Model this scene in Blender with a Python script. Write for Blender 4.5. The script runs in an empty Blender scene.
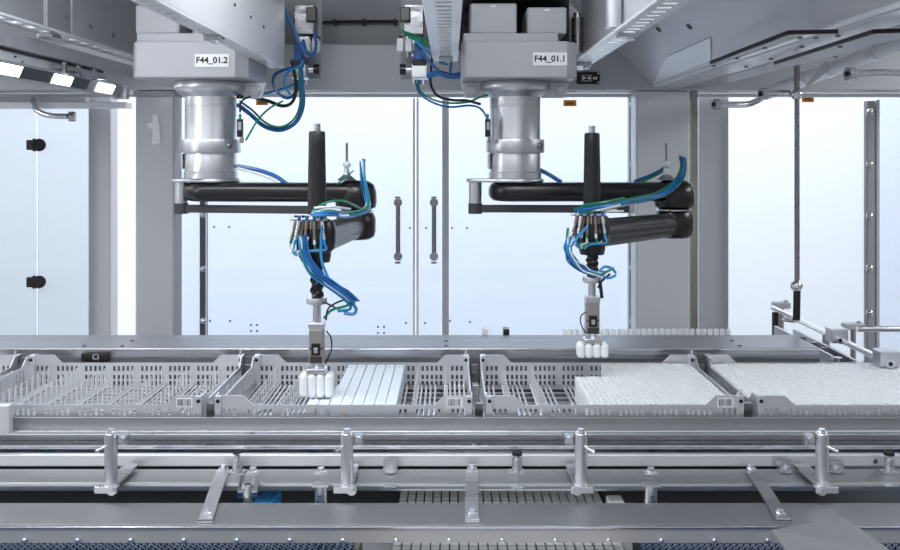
import bpy, math, random
from mathutils import Vector, Matrix
random.seed(7)
PI = math.pi
C = bpy.context.scene.collection
sc = bpy.context.scene

# ------------------------------------------------------------------ camera, world, lights, exposure
CAMZ, F, CX, CY = 1.6, 900.0, 450.0, 155.0
def at(px, py, Y):
    return Vector(((px - CX) * Y / F, Y, CAMZ - (py - CY) * Y / F))
def X(px, Y): return (px - CX) * Y / F
def Z(py, Y): return CAMZ - (py - CY) * Y / F

cd = bpy.data.cameras.new('camera'); cam = bpy.data.objects.new('camera', cd); C.objects.link(cam)
cam.location = (0, 0, CAMZ); cam.rotation_euler = (PI / 2, 0, 0)
cd.sensor_width = 36.0; cd.lens = 36.0; cd.shift_y = -120.0 / 900.0; cd.clip_end = 60; cd.clip_start = .05
sc.camera = cam

w = bpy.data.worlds.new('factory_hall_light'); sc.world = w; w.use_nodes = True
nt = w.node_tree; nt.nodes.clear()
out = nt.nodes.new('ShaderNodeOutputWorld'); bg = nt.nodes.new('ShaderNodeBackground')
tc = nt.nodes.new('ShaderNodeTexCoord'); sep = nt.nodes.new('ShaderNodeSeparateXYZ')
ramp = nt.nodes.new('ShaderNodeValToRGB'); mr = nt.nodes.new('ShaderNodeMapRange')
mr.inputs['From Min'].default_value = -1; mr.inputs['From Max'].default_value = 1
el = ramp.color_ramp.elements
el[0].position = 0.0; el[0].color = (.20, .21, .23, 1)
el[1].position = 1.0; el[1].color = (.95, .98, 1.0, 1)
e = el.new(.47); e.color = (.36, .37, .40, 1)
e = el.new(.56); e.color = (.62, .65, .70, 1)
nt.links.new(tc.outputs['Generated'], sep.inputs[0]); nt.links.new(sep.outputs['Z'], mr.inputs['Value'])
nt.links.new(mr.outputs[0], ramp.inputs[0])
mrx = nt.nodes.new('ShaderNodeMapRange'); mrx.inputs['From Min'].default_value = -1; mrx.inputs['From Max'].default_value = 1
mrx.inputs['To Min'].default_value = 1.55; mrx.inputs['To Max'].default_value = .62     # surroundings made brighter on the left to lift that side
nt.links.new(sep.outputs['X'], mrx.inputs['Value'])
vm = nt.nodes.new('ShaderNodeVectorMath'); vm.operation = 'SCALE'
nt.links.new(ramp.outputs[0], vm.inputs[0]); nt.links.new(mrx.outputs[0], vm.inputs['Scale']); nt.links.new(vm.outputs[0], bg.inputs[0])
bg.inputs[1].default_value = 0.60; nt.links.new(bg.outputs[0], out.inputs[0])

def area(name, loc, target, sx, sy, power, color=(1, 1, 1)):
    l = bpy.data.lights.new(name, 'AREA'); l.shape = 'RECTANGLE'; l.size = sx; l.size_y = sy
    l.energy = power; l.color = color
    o = bpy.data.objects.new(name, l); C.objects.link(o); o.location = loc
    d = Vector(target) - Vector(loc); o.rotation_euler = d.to_track_quat('-Z', 'Y').to_euler()
    return o
area('hall_front_light', (-1.3, -.4, 3.4), (-.2, 2.2, 1.0), 3.6, 1.2, 42, (.97, .985, 1.0))
area('machine_roof_light', (-.1, 1.75, 2.28), (-.1, 2.25, 1.0), 3.0, .22, 22, (.95, .98, 1.0))
area('rear_hall_light', (0, 4.5, 4.2), (0, 7.0, .6), 11, .8, 235, (.955, .98, 1.0))
area('left_bay_light', (-2.6, 2.4, 2.6), (-1.0, 2.8, 1.4), 1.4, 1.0, 26, (.97, .99, 1.0))
area('belt_fill_light', (.1, 1.83, .893), (.1, 1.83, 0), 2.6, .03, 1.6, (.97, .99, 1.0))  # added fill light to brighten the belts, not a lamp of the machine
area('left_strip_light', (-1.06, 2.1, 1.79), (0, 2.0, .9), .06, .7, 1.2, (.97, .99, 1.0))
area('right_bay_light', (2.6, 2.4, 2.6), (1.0, 2.8, 1.4), 1.4, 1.0, 24, (.97, .99, 1.0))

vs = sc.view_settings
vs.view_transform = 'Standard'; vs.look = 'None'; vs.gamma = 1.0; vs.use_curve_mapping = False
vs.exposure = 0.40

# ------------------------------------------------------------------ materials
def mat(name, col, rough=.5, metal=0.0, spec=.5, noise=0.0, nscale=(30, 30, 30), bump=0.0, coat=0.0, emit=None, es=0.0, trans=0.0):
    m = bpy.data.materials.new(name); m.use_nodes = True
    t = m.node_tree; b = t.nodes['Principled BSDF']
    b.inputs['Base Color'].default_value = (*col, 1); b.inputs['Roughness'].default_value = rough
    b.inputs['Metallic'].default_value = metal; b.inputs['Specular IOR Level'].default_value = spec
    if coat: b.inputs['Coat Weight'].default_value = coat
    if trans:
        b.inputs['Transmission Weight'].default_value = trans
    if emit: b.inputs['Emission Color'].default_value = (*emit, 1); b.inputs['Emission Strength'].default_value = es
    if noise or bump:
        tcn = t.nodes.new('ShaderNodeTexCoord'); mp = t.nodes.new('ShaderNodeMapping')
        mp.inputs['Scale'].default_value = nscale
        nz = t.nodes.new('ShaderNodeTexNoise'); nz.inputs['Scale'].default_value = 1.0; nz.inputs['Detail'].default_value = 4
        t.links.new(tcn.outputs['Object'], mp.inputs[0]); t.links.new(mp.outputs[0], nz.inputs['Vector'])
        if noise:
            r1 = t.nodes.new('ShaderNodeMapRange'); r1.inputs['From Min'].default_value = .3; r1.inputs['From Max'].default_value = .7
            r1.inputs['To Min'].default_value = max(.03, rough - noise); r1.inputs['To Max'].default_value = min(1, rough + noise)
            t.links.new(nz.outputs['Fac'], r1.inputs['Value']); t.links.new(r1.outputs[0], b.inputs['Roughness'])
            mx = t.nodes.new('ShaderNodeMix'); mx.data_type = 'RGBA'
            mx.inputs['A'].default_value = (*[c * (1 - noise * .5) for c in col], 1); mx.inputs['B'].default_value = (*[min(1, c * (1 + noise * .5)) for c in col], 1)
            t.links.new(nz.outputs['Fac'], mx.inputs['Factor']); t.links.new(mx.outputs['Result'], b.inputs['Base Color'])
        if bump:
            bp = t.nodes.new('ShaderNodeBump'); bp.inputs['Strength'].default_value = bump; bp.inputs['Distance'].default_value = .002
            t.links.new(nz.outputs['Fac'], bp.inputs['Height']); t.links.new(bp.outputs[0], b.inputs['Normal'])
    return m

M = {}
M['steel'] = mat('brushed_steel', (.60, .61, .64), .34, 1.0, noise=.14, nscale=(4, 160, 160))
M['steel_y'] = mat('brushed_steel_lengthwise', (.62, .63, .66), .30, 1.0, noise=.12, nscale=(160, 6, 160))
M['steel_bright'] = mat('polished_steel', (.78, .79, .82), .20, 1.0, noise=.06, nscale=(40, 40, 40))
M['steel_dark'] = mat('dark_steel', (.30, .30, .32), .38, 1.0, noise=.2, nscale=(18, 40, 60))
M['shelf'] = mat('matt_grey_shelf_steel', (.33, .34, .37), .42, .55, noise=.06, nscale=(3, 60, 60))
M['sheet'] = mat('grey_sheet_metal', (.27, .275, .285), .4, .5)
M['bar'] = mat('pale_satin_steel', (.78, .79, .81), .42, .8, noise=.05, nscale=(3, 80, 80))
M['lip'] = mat('satin_grey_steel', (.50, .49, .49), .5, .45, noise=.05, nscale=(3, 90, 90))
M['belt'] = mat('grey_belt_plastic', (.55, .57, .60), .5)
M['steel_matt'] = mat('bead_blasted_steel', (.38, .39, .405), .48, 1.0, noise=.10, nscale=(60, 300, 300), bump=.05)
M['alu'] = mat('satin_aluminium', (.72, .73, .76), .34, 1.0)
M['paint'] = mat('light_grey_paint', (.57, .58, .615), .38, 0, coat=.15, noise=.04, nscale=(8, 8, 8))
M['paint_mid'] = mat('mid_grey_paint', (.36, .37, .40), .42, 0, noise=.04, nscale=(8, 8, 8))
M['paint_dark'] = mat('dark_grey_paint', (.12, .125, .14), .5)
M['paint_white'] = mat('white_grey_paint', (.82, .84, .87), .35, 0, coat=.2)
M['shell'] = mat('robot_grey_paint', (.42, .43, .465), .40, 0, coat=.1, noise=.03, nscale=(10, 10, 10))
M['tray'] = mat('tray_steel', (.82, .83, .86), .36, .86)
M['comb'] = mat('bright_comb_steel', (.88, .89, .91), .38, .6)
M['black'] = mat('black_plastic', (.008, .008, .009), .28, 0, coat=.15)
M['blackm'] = mat('matt_black', (.010, .010, .011), .5)
M['rubber'] = mat('dark_rubber', (.05, .05, .055), .55)
M['arm_grey'] = mat('dark_anodised_arm', (.05, .05, .053), .32, .2, noise=.05, nscale=(60, 60, 60))
M['blue'] = mat('blue_hose', (.01, .12, .38), .35, 0, coat=.2)
M['lblue'] = mat('light_blue_hose', (.02, .27, .62), .35, 0, coat=.2)
M['green'] = mat('green_hose', (.01, .24, .12), .35, 0, coat=.2)
M['whiteh'] = mat('white_hose', (.82, .84, .86), .4)
M['orange'] = mat('orange_sticker', (.80, .32, .03), .5)
M['label'] = mat('label_white', (.82, .84, .86), .5)
M['ink'] = mat('black_ink', (.015, .015, .018), .6)
M['brown'] = mat('bronze_fitting', (.33, .27, .22), .35, .8)
M['tube'] = mat('white_plastic_tube', (.93, .955, .975), .38, 0, coat=.1)
M['strip'] = mat('pale_blue_white_plastic', (.76, .83, .90), .42, 0)
M['taupe'] = mat('taupe_aluminium', (.40, .38, .36), .4, .6)
M['wall'] = mat('white_hall_wall', (.87, .895, .95), .8)
M['floor'] = mat('grey_floor', (.42, .43, .45), .5, noise=.05, nscale=(3, 3, 3))
M['led'] = mat('led_panel', (1, 1, 1), .5, emit=(.96, .985, 1), es=6.0)
M['frost'] = mat('clear_tube_plastic', (.80, .84, .88), .15, 0, trans=.55)

def glass(name, tint, milk):
    m = bpy.data.materials.new(name); m.use_nodes = True; t = m.node_tree; t.nodes.clear()
    o = t.nodes.new('ShaderNodeOutputMaterial'); tr = t.nodes.new('ShaderNodeBsdfTransparent'); gl = t.nodes.new('ShaderNodeBsdfGlossy')
    df = t.nodes.new('ShaderNodeBsdfDiffuse'); lw = t.nodes.new('ShaderNodeFresnel'); lw.inputs[0].default_value = 1.45
    m1 = t.nodes.new('ShaderNodeMixShader'); m2 = t.nodes.new('ShaderNodeMixShader')
    tr.inputs[0].default_value = (*tint, 1); gl.inputs['Roughness'].default_value = .03; df.inputs[0].default_value = (.80, .87, .93, 1)
    m1.inputs[0].default_value = milk
    t.links.new(tr.outputs[0], m1.inputs[1]); t.links.new(df.outputs[0], m1.inputs[2])
    t.links.new(lw.outputs[0], m2.inputs[0]); t.links.new(m1.outputs[0], m2.inputs[1]); t.links.new(gl.outputs[0], m2.inputs[2])
    t.links.new(m2.outputs[0], o.inputs[0]); return m
M['glass'] = glass('door_glass', (.905, .945, .99), .06)
M['glass_clear'] = glass('clear_glass', (.965, .98, .995), .05)
M['glass_grey'] = glass('grey_tinted_glass', (.87, .905, .93), .12)
M['glass2'] = glass('roof_glass', (.90, .93, .96), .10)

def weave(name, c1, c2, sx, sy):
    m = mat(name, c1, .5); t = m.node_tree; b = t.nodes['Principled BSDF']
    tcn = t.nodes.new('ShaderNodeTexCoord'); mp = t.nodes.new('ShaderNodeMapping'); mp.inputs['Scale'].default_value = (sx, sy, 1)
    br = t.nodes.new('ShaderNodeTexBrick'); br.inputs['Scale'].default_value = 1.0
    br.inputs['Color1'].default_value = (*c1, 1); br.inputs['Color2'].default_value = (*[v * .6 for v in c1], 1); br.inputs['Mortar'].default_value = (*c2, 1)
    br.inputs['Mortar Size'].default_value = .06
    t.links.new(tcn.outputs['Object'], mp.inputs[0]); t.links.new(mp.outputs[0], br.inputs['Vector']); t.links.new(br.outputs['Color'], b.inputs['Base Color'])
    return m
M['blue_mesh'] = weave('blue_mesh_belt', (.02, .25, .62), (.004, .02, .07), 60, 90)

# ------------------------------------------------------------------ mesh builder
class MB:
    def __init__(s): s.v = []; s.f = []; s.sm = []
    def add(s, vs_, fs, smooth=False):
        n = len(s.v); s.v += [Vector(p) for p in vs_]
        for f in fs: s.f.append([i + n for i in f]); s.sm.append(smooth)
        return s
    def box(s, x0, x1, y0, y1, z0, z1):
        x0, x1 = min(x0, x1), max(x0, x1); y0, y1 = min(y0, y1), max(y0, y1); z0, z1 = min(z0, z1), max(z0, z1)
        return s.add([(x0, y0, z0), (x1, y0, z0), (x1, y1, z0), (x0, y1, z0), (x0, y0, z1), (x1, y0, z1), (x1, y1, z1), (x0, y1, z1)],
                     [(0, 3, 2, 1), (4, 5, 6, 7), (0, 1, 5, 4), (1, 2, 6, 5), (2, 3, 7, 6), (3, 0, 4, 7)])
    def obox(s, c, size, rot):
        hx, hy, hz = [d / 2 for d in size]
        vs_ = [Vector(c) + rot @ Vector((a, b, d)) for d in (-hz, hz) for a, b in ((-hx, -hy), (hx, -hy), (hx, hy), (-hx, hy))]
        return s.add(vs_, [(0, 3, 2, 1), (4, 5, 6, 7), (0, 1, 5, 4), (1, 2, 6, 5), (2, 3, 7, 6), (3, 0, 4, 7)])
    def bar(s, p0, p1, wid, hei):
        p0, p1 = Vector(p0), Vector(p1); d = p1 - p0
        q = d.to_track_quat('Y', 'Z').to_matrix()
        return s.obox((p0 + p1) / 2, (wid, d.length, hei), q)
    def cyl(s, p0, p1, r0, r1=None, n=20, cap=True):
        r1 = r0 if r1 is None else r1
        p0, p1 = Vector(p0), Vector(p1); q = (p1 - p0).to_track_quat('Z', 'Y').to_matrix()
        vs_ = []
        for p, r in ((p0, r0), (p1, r1)):
            for k in range(n):
                a = 2 * PI * k / n; vs_.append(p + q @ Vector((r * math.cos(a), r * math.sin(a), 0)))
        s.add(vs_, [(k, (k + 1) % n, n + (k + 1) % n, n + k) for k in range(n)], True)
        if cap: s.add(vs_[:n], [tuple(range(n - 1, -1, -1))]); s.add(vs_[n:], [tuple(range(n))])
        return s
    def lathe(s, prof, o, axis=(0, 0, 1), n=28):
        o = Vector(o); q = Vector(axis).to_track_quat('Z', 'Y').to_matrix(); vs_ = []; fs = []
        for (r, z) in prof:
            for k in range(n):
                a = 2 * PI * k / n; vs_.append(o + q @ Vector((r * math.cos(a), r * math.sin(a), z)))
        for i in range(len(prof) - 1):
            for k in range(n):
                fs.append((i * n + k, i * n + (k + 1) % n, (i + 1) * n + (k + 1) % n, (i + 1) * n + k))
        fs.append(tuple(range(n - 1, -1, -1))); L = (len(prof) - 1) * n; fs.append(tuple(range(L, L + n)))
        return s.add(vs_, fs, True)
    def tube(s, pts, r, n=8, sub=6, r1=None):
        P = [Vector(p) for p in pts]
        if len(P) > 2:
            Q = []
            for i in range(len(P) - 1):
                a = P[i - 1] if i else P[0] * 2 - P[1]; b, c = P[i], P[i + 1]
                d = P[i + 2] if i + 2 < len(P) else P[-1] * 2 - P[-2]
                for k in range(sub):
                    t = k / sub
                    Q.append(.5 * (2 * b + (c - a) * t + (2 * a - 5 * b + 4 * c - d) * t * t + (3 * b - 3 * c + d - a) * t ** 3))
            Q.append(P[-1]); P = Q
        up = None; rings = []; vs_ = []
        for i, p in enumerate(P):
            t = ((P[min(i + 1, len(P) - 1)] - P[max(i - 1, 0)])).normalized()
            if up is None:
                up = t.orthogonal().normalized()
            up = (up - t * up.dot(t)).normalized(); sd = t.cross(up)
            rr = r if r1 is None else r + (r1 - r) * i / (len(P) - 1)
            for k in range(n):
                a = 2 * PI * k / n; vs_.append(p + up * math.cos(a) * rr + sd * math.sin(a) * rr)
        fs = [(i * n + k, i * n + (k + 1) % n, (i + 1) * n + (k + 1) % n, (i + 1) * n + k) for i in range(len(P) - 1) for k in range(n)]
        L = (len(P) - 1) * n
        fs += [tuple(range(n - 1, -1, -1)), tuple(range(L, L + n))]
        return s.add(vs_, fs, True)
    def sphere(s, c, r, n=14, sz=1.0):
        pr = [(max(1e-5, r * math.sin(PI * i / (n // 2 + 2))), -r * sz * math.cos(PI * i / (n // 2 + 2))) for i in range(n // 2 + 3)]
        return s.lathe(pr, c, n=n)
    def prism(s, poly, plane, a, b):
        """poly of 2d points; plane 'xz' extrudes along y, 'yz' along x, 'xy' along z"""
        f = {'xz': lambda u, v, d: (u, d, v), 'yz': lambda u, v, d: (d, u, v), 'xy': lambda u, v, d: (u, v, d)}[plane]
        n = len(poly); vs_ = [f(u, v, a) for u, v in poly] + [f(u, v, b) for u, v in poly]
        return s.add(vs_, [tuple(range(n - 1, -1, -1)), tuple(range(n, 2 * n))] + [(k, (k + 1) % n, n + (k + 1) % n, n + k) for k in range(n)])
    def stadium(s, p0, p1, r0, r1, z0, z1, n=14):
        p0, p1 = Vector(p0[:2]), Vector(p1[:2]); d = (p1 - p0).normalized(); a0 = math.atan2(d.y, d.x)
        poly = [(p1.x + r1 * math.cos(a0 - PI / 2 + PI * k / n), p1.y + r1 * math.sin(a0 - PI / 2 + PI * k / n)) for k in range(n + 1)]
        poly += [(p0.x + r0 * math.cos(a0 + PI / 2 + PI * k / n), p0.y + r0 * math.sin(a0 + PI / 2 + PI * k / n)) for k in range(n + 1)]
        # rounded edges: stack of inset rings
        cx = [p for p in poly]; h = z1 - z0; e_ = min(h * .42, min(r0, r1) * .6); m = len(poly); rings = []
        def inset(dd):
            res = []
            for i, (x, y) in enumerate(poly):
                c = p1 if i <= n else p0; rr = r1 if i <= n else r0; v = Vector((x, y)) - c
                res.append(c + v * ((rr - dd) / rr))
            return res
        for k in range(6):
            a = PI / 2 * k / 5; rings.append((inset(e_ * (1 - math.sin(a))), z0 + e_ * (1 - math.cos(a))))
        for k in range(6):
            a = PI / 2 * (1 - k / 5); rings.append((inset(e_ * (1 - math.sin(a))), z1 - e_ * (1 - math.cos(a))))
        vs_ = [(p.x, p.y, z) for ring, z in rings for p in ring]
        fs = [(i * m + k, i * m + (k + 1) % m, (i + 1) * m + (k + 1) % m, (i + 1) * m + k) for i in range(len(rings) - 1) for k in range(m)]
        L = (len(rings) - 1) * m; fs += [tuple(range(m - 1, -1, -1)), tuple(range(L, L + m))]
        return s.add(vs_, fs, True)
    def build(s, name, m, parent=None, bevel=0.0, label=None):
        if parent is not None: o_ = abs_loc(parent)
        else:
            xs = [v.x for v in s.v]; ys = [v.y for v in s.v]; zs = [v.z for v in s.v]
            o_ = Vector(((min(xs) + max(xs)) / 2, (min(ys) + max(ys)) / 2, min(zs)))
        me = bpy.data.meshes.new(name); me.from_pydata([tuple(v - o_) for v in s.v], [], s.f); me.update()
        me.polygons.foreach_set('use_smooth', s.sm)
        if any(s.sm): me.set_sharp_from_angle(angle=math.radians(42))
        me.materials.append(m)
        o = bpy.data.objects.new(name, me); C.objects.link(o)
        if parent is not None: o.parent = parent; o['_w'] = tuple(o_)
        else: o.location = o_
        if bevel:
            b = o.modifiers.new('edge', 'BEVEL'); b.width = bevel; b.segments = 2; b.limit_method = 'ANGLE'; b.angle_limit = math.radians(50)
        if label: o['label'] = label
        return o

def abs_loc(o):
    return Vector(o.location) if o.parent is None else abs_loc(o.parent) + Vector(o.location)
def tag(o, label, cat, group=None, kind=None):
    o['label'] = label; o['category'] = cat
    if group: o['group'] = group
    if kind: o['kind'] = kind
    return o
def thing(name, label, cat, loc, group=None):
    o = bpy.data.objects.new(name, None); o.empty_display_size = .02; C.objects.link(o); o.location = loc
    return tag(o, label, cat, group)
def struct(name, mb, m, bevel=0.0):
    o = mb.build(name, m, bevel=bevel); o['kind'] = 'structure'; return o
def copy_tree(o, parent=None, keep=lambda c: True):
    c = o.copy(); C.objects.link(c); c.parent = parent
    for ch in o.children:
        if keep(ch): copy_tree(ch, c, keep)
    return c
def hexbolt(p, axis, r, h):
    p = Vector(p); ax = Vector(axis).normalized(); mb = MB()
    mb.cyl(p, p + ax * h * .25, r * 1.35, n=18); mb.cyl(p + ax * h * .25, p + ax * h, r, n=6); return mb
def capscrew(p, axis, r, h):
    p = Vector(p); ax = Vector(axis).normalized(); mb = MB()
    mb.lathe([(r, 0), (r, h * .8), (r * .85, h), (r * .5, h), (r * .5, h * .45)], p, ax, 16); return mb
def text_mesh(name, txt, size, loc, m, parent):
    cu = bpy.data.curves.new(name, 'FONT'); cu.body = txt; cu.size = size; cu.align_x = 'CENTER'; cu.align_y = 'CENTER'; cu.extrude = .0003; cu.offset = .0006
    to = bpy.data.objects.new(name + '_curve', cu); C.objects.link(to)
    dg = bpy.context.evaluated_depsgraph_get(); me = bpy.data.meshes.new_from_object(to.evaluated_get(dg))
    bpy.data.objects.remove(to); bpy.data.curves.remove(cu)
    me.materials.clear(); me.materials.append(m)
    o = bpy.data.objects.new(name, me); C.objects.link(o); o.parent = parent
    o.location = Vector(loc) - abs_loc(parent); o.rotation_euler = (PI / 2, 0, 0)
    return o

# ------------------------------------------------------------------ the hall
struct('floor', MB().box(-8, 8, -3, 7, -.05, 0), M['floor'])
struct('wall_back', MB().box(-8, 8, 7, 7.1, 0, 5), M['wall'])

# ------------------------------------------------------------------ machine enclosure
YB = 3.4
o = MB().box(-2.2, 2.2, 1.15, 2.62, 0, .80).build('machine_base', M['paint_dark'], bevel=.004)
tag(o, 'dark machine base cabinet below the conveyors', 'cabinet')
o = MB().box(-2.2, 2.2, 1.3, 3.5, 2.32, 2.36).build('machine_roof', M['paint_dark'])
tag(o, 'dark roof panel above the robots', 'roof panel')
# header
hb = thing('header_beam', 'light grey header beam across the back above the glass doors', 'beam', (0, 3.3, Z(90, 3.22)))
MB().box(-2.2, 2.2, 3.22, 3.38, Z(90, 3.22), Z(44, 3.22)).build('beam_body', M['paint'], hb, .004)
MB().box(-2.2, 2.2, 3.30, 3.38, Z(44, 3.22), 2.315).build('upper_panel', M['paint_mid'], hb, .003)
MB().box(-2.2, 2.2, 3.34, 3.375, Z(97, 3.34), Z(93.2, 3.34)).build('door_track', M['paint_white'], hb, .002)
mb = MB().tube([at(318, 24, 3.27), at(335, 22, 3.27), at(398, 21.5, 3.27)], .006)
cb = mb.build('cable', M['black']); tag(cb, 'black cable clipped along the back above the header beam', 'cable')
for px in (335, 364, 395):
    MB().box(X(px - 1, 3.27), X(px + 1, 3.27), 3.262, 3.299, Z(25, 3.27), Z(19, 3.27)).build('cable_clip', M['blackm'], cb)

def post(px0, px1, Y, d, ytop, m, label, bevel=.006, ang=None):
    o = MB().box(X(px0, Y), X(px1, Y), Y, Y + d, 0, Z(ytop, Y)).build('frame_post', M[m], bevel=bevel)
    return tag(o, label, 'post')
ZH = Z(90, 3.22)
def postz(px0, px1, Y, d, m, label, bevel=.006):
    o = MB().box(X(px0, Y), X(px1, Y), Y, Y + d, 0, ZH - .002).build('frame_post', M[m], bevel=bevel); return tag(o, label, 'post')
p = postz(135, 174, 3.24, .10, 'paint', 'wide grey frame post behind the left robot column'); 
MB().box(X(133.5, 3.23), X(175, 3.23), 3.228, 3.239, Z(96, 3.23), Z(91, 3.23)).build('collar', M['paint_mid'], p)
MB().prism([(X(152, 3.24), Z(145, 3.24)), (X(161, 3.24), Z(143, 3.24)), (X(159.5, 3.24), Z(126, 3.24)), (X(158, 3.24), Z(115, 3.24)), (X(153, 3.24), Z(115, 3.24)), (X(153, 3.24), Z(122, 3.24)), (X(147, 3.24), Z(124, 3.24)), (X(148, 3.24), Z(127, 3.24)), (X(153, 3.24), Z(130, 3.24))], 'xz', 3.2365, 3.2398).build('paper_scrap', M['label'], p)
postz(88, 110.5, 3.42, .08, 'paint', 'narrow grey frame post beside the left glass panel')
postz(636, 690, 3.24, .10, 'paint_white', 'wide pale frame post behind the right robot elbow')  # paler paint puts the light on this post into its colour
postz(691.5, 698, 3.26, .03, 'taupe', 'thin brownish edge profile beside the wide pale post', .002)
postz(698.5, 729, 3.42, .08, 'paint', 'grey frame post left of the right glass panel')
postz(442, 449, 3.42, .04, 'paint', 'slim grey mullion between the centre door and right door', .003)
tag(MB().box(X(199.5, 3.41), X(205.2, 3.41), 3.41, 3.45, .3, ZH - .002).build('hinge_profile', M['paint_dark'], bevel=.003), 'dark vertical hinge profile left of the centre glass door', 'profile')
hp = bpy.data.objects['hinge_profile']
for y in (215, 269, 321): MB().sphere(at(203, y, 3.405), .012).build('screw', M['steel_bright'], hp)
o = tag(MB().box(X(629.5, 3.41), X(634.5, 3.41), 3.41, 3.45, .3, ZH - .002).build('hinge_profile', M['paint_dark'], bevel=.003), 'dark vertical hinge profile beside the wide pale post', 'profile')
for y in (105, 165, 268, 322): MB().sphere(at(632, y, 3.405), .012).build('screw', M['steel_bright'], o)

def door(name, px0, px1, label, ytop=98, trim=None, handle=None, holes=(), Y=YB, m='glass'):
    z0 = .35; z1 = Z(ytop, Y)
    r = thing(name, label, 'glass door', (X((px0 + px1) / 2, Y), Y, z0))
    MB().box(X(px0, Y), X(px1, Y), Y, Y + .008, z0, z1).build('pane', M[m], r)
    for px in trim or []:
        MB().box(X(px - 1.1, Y), X(px + 1.1, Y), Y - .004, Y + .012, z0, z1).build('edge_strip', M['paint_white'], r)
    for hx in ([handle] if handle else []):
        h = MB().cyl(at(hx, 202, Y - .045), at(hx, 258, Y - .045), .0085, n=14).build('handle', M['steel_dark'], r)
        for y in (202.5, 256.5):
            MB().cyl(at(hx, y, Y - .06), at(hx, y, Y - .001), .016, n=18).build('handle_foot', M['steel_dark'], h)
        for y in (197, 262):
            MB().box(X(hx - 2.6, Y), X(hx + 2.6, Y), Y - .03, Y - .001, Z(y + .7, Y), Z(y - .7, Y)).build('handle_lip', M['steel_dark'], h)
    for (hx, hy) in holes:
        MB().cyl(at(hx, hy, Y - .004), at(hx, hy, Y - .0005), .0042, n=10).build('rivet', M['paint_dark'], r)
    return r
door('glass_door', 206, 414, 'large clear glass door in the centre with a dark bar handle', trim=[414], handle=398,
     holes=[(214, 227), (229, 227), (410, 228), (210, 321), (230, 321), (251, 325), (257, 325), (251, 331), (257, 331), (378, 327), (384, 327), (378, 333), (384, 333), (406, 323)])
door('glass_door', 417, 441.5, 'narrow clear glass leaf with its own bar handle beside the mullion', trim=[417.5], handle=434, holes=[(426, 228), (425, 323)])
door('glass_door', 449.5, 629, 'clear glass door behind the right robot arm', holes=[(452, 228), (467, 228), (450, 321), (470, 322)])
door('glass_door', 174.5, 199, 'narrow glass strip beside the wide grey post')
# left panels with clip hinges
lp = door('glass_door', -90, 36, 'glass panel at the left edge with two dark clips', ytop=106, m='glass_grey')
lp2 = door('glass_door', 38, 88, 'glass panel right of the two dark clips', ytop=106, m='glass_grey')
for y in (145, 282):
    k = thing('glass_clip', 'dark clip joining two glass panels, ' + ('upper one' if y < 200 else 'lower one'), 'clip', at(36, y + 5, 3.38))
    MB().box(X(27.5, 3.385), X(38, 3.385), 3.372, 3.399, Z(y + 5, 3.385), Z(y - 5, 3.385)).build('clamp_plate', M['blackm'], k, .003)
    MB().cyl(at(39, y, 3.36), at(39, y, 3.3995), .024, n=20).build('round_boss', M['black'], k)
    MB().box(X(33.5, 3.37), X(35.5, 3.37), 3.362, 3.371, Z(y + 6.5, 3.37), Z(y - 6.5, 3.37)).build('clip_lug', M['blackm'], k)
# left upper frame
o = MB().box(-2.2, X(87.5, 3.4), 3.385, 3.46, Z(106, 3.4), ZH - .001).build('transom', M['paint'], bevel=.004); tag(o, 'grey transom above the left glass panels', 'beam')
# right panels
rp = door('glass_door', 729.5, 864, 'wide clear glass panel at right behind the dark rod', m='glass_clear')
rp2 = door('glass_door', 878, 990, 'glass panel at the right edge of the photo', m='glass')
k = thing('hinge_profile', 'grey double hinge profile with pale bolts at right', 'profile', (X(871, 3.4), 3.4, .35))
MB().box(X(865, 3.4), X(872.5, 3.4), 3.38, 3.42, .35, Z(101, 3.4)).build('left_leaf', M['paint_mid'], k, .003)
MB().box(X(874, 3.4), X(877.5, 3.4), 3.38, 3.42, .35, Z(100, 3.4)).build('right_leaf', M['paint'], k, .003)
for y in (112, 164, 216, 268, 313): MB().sphere(at(870, y, 3.375), .014).build('bolt', M['steel_bright'], k)
# orange stickers
for px, py, wd, lb in ((262, 102, 12, 'small orange sticker on glass door near the left robot'), (570, 103, 13, 'small orange sticker on glass door below the black sign'), (808, 119 - 20, 12, 'small orange sticker on right glass panel by the rod')):
    Y = 3.392
    s = thing('sticker', lb, 'sticker', at(px, py + 3, Y))
    MB().box(X(px - wd / 2, Y), X(px + wd / 2, Y), Y, Y + .002, Z(py + 3.2, Y), Z(py - 3.2, Y)).build('sticker_face', M['orange'], s)
    mk = MB()
    for q in range(4): mk.box(X(px - 3.5 + q * 2, Y), X(px - 2.3 + q * 2, Y), Y - .0008, Y - .0001, Z(py + 1.5, Y), Z(py - 1.2, Y))
    mk.build('printed_marks', M['ink'], s)

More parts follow.
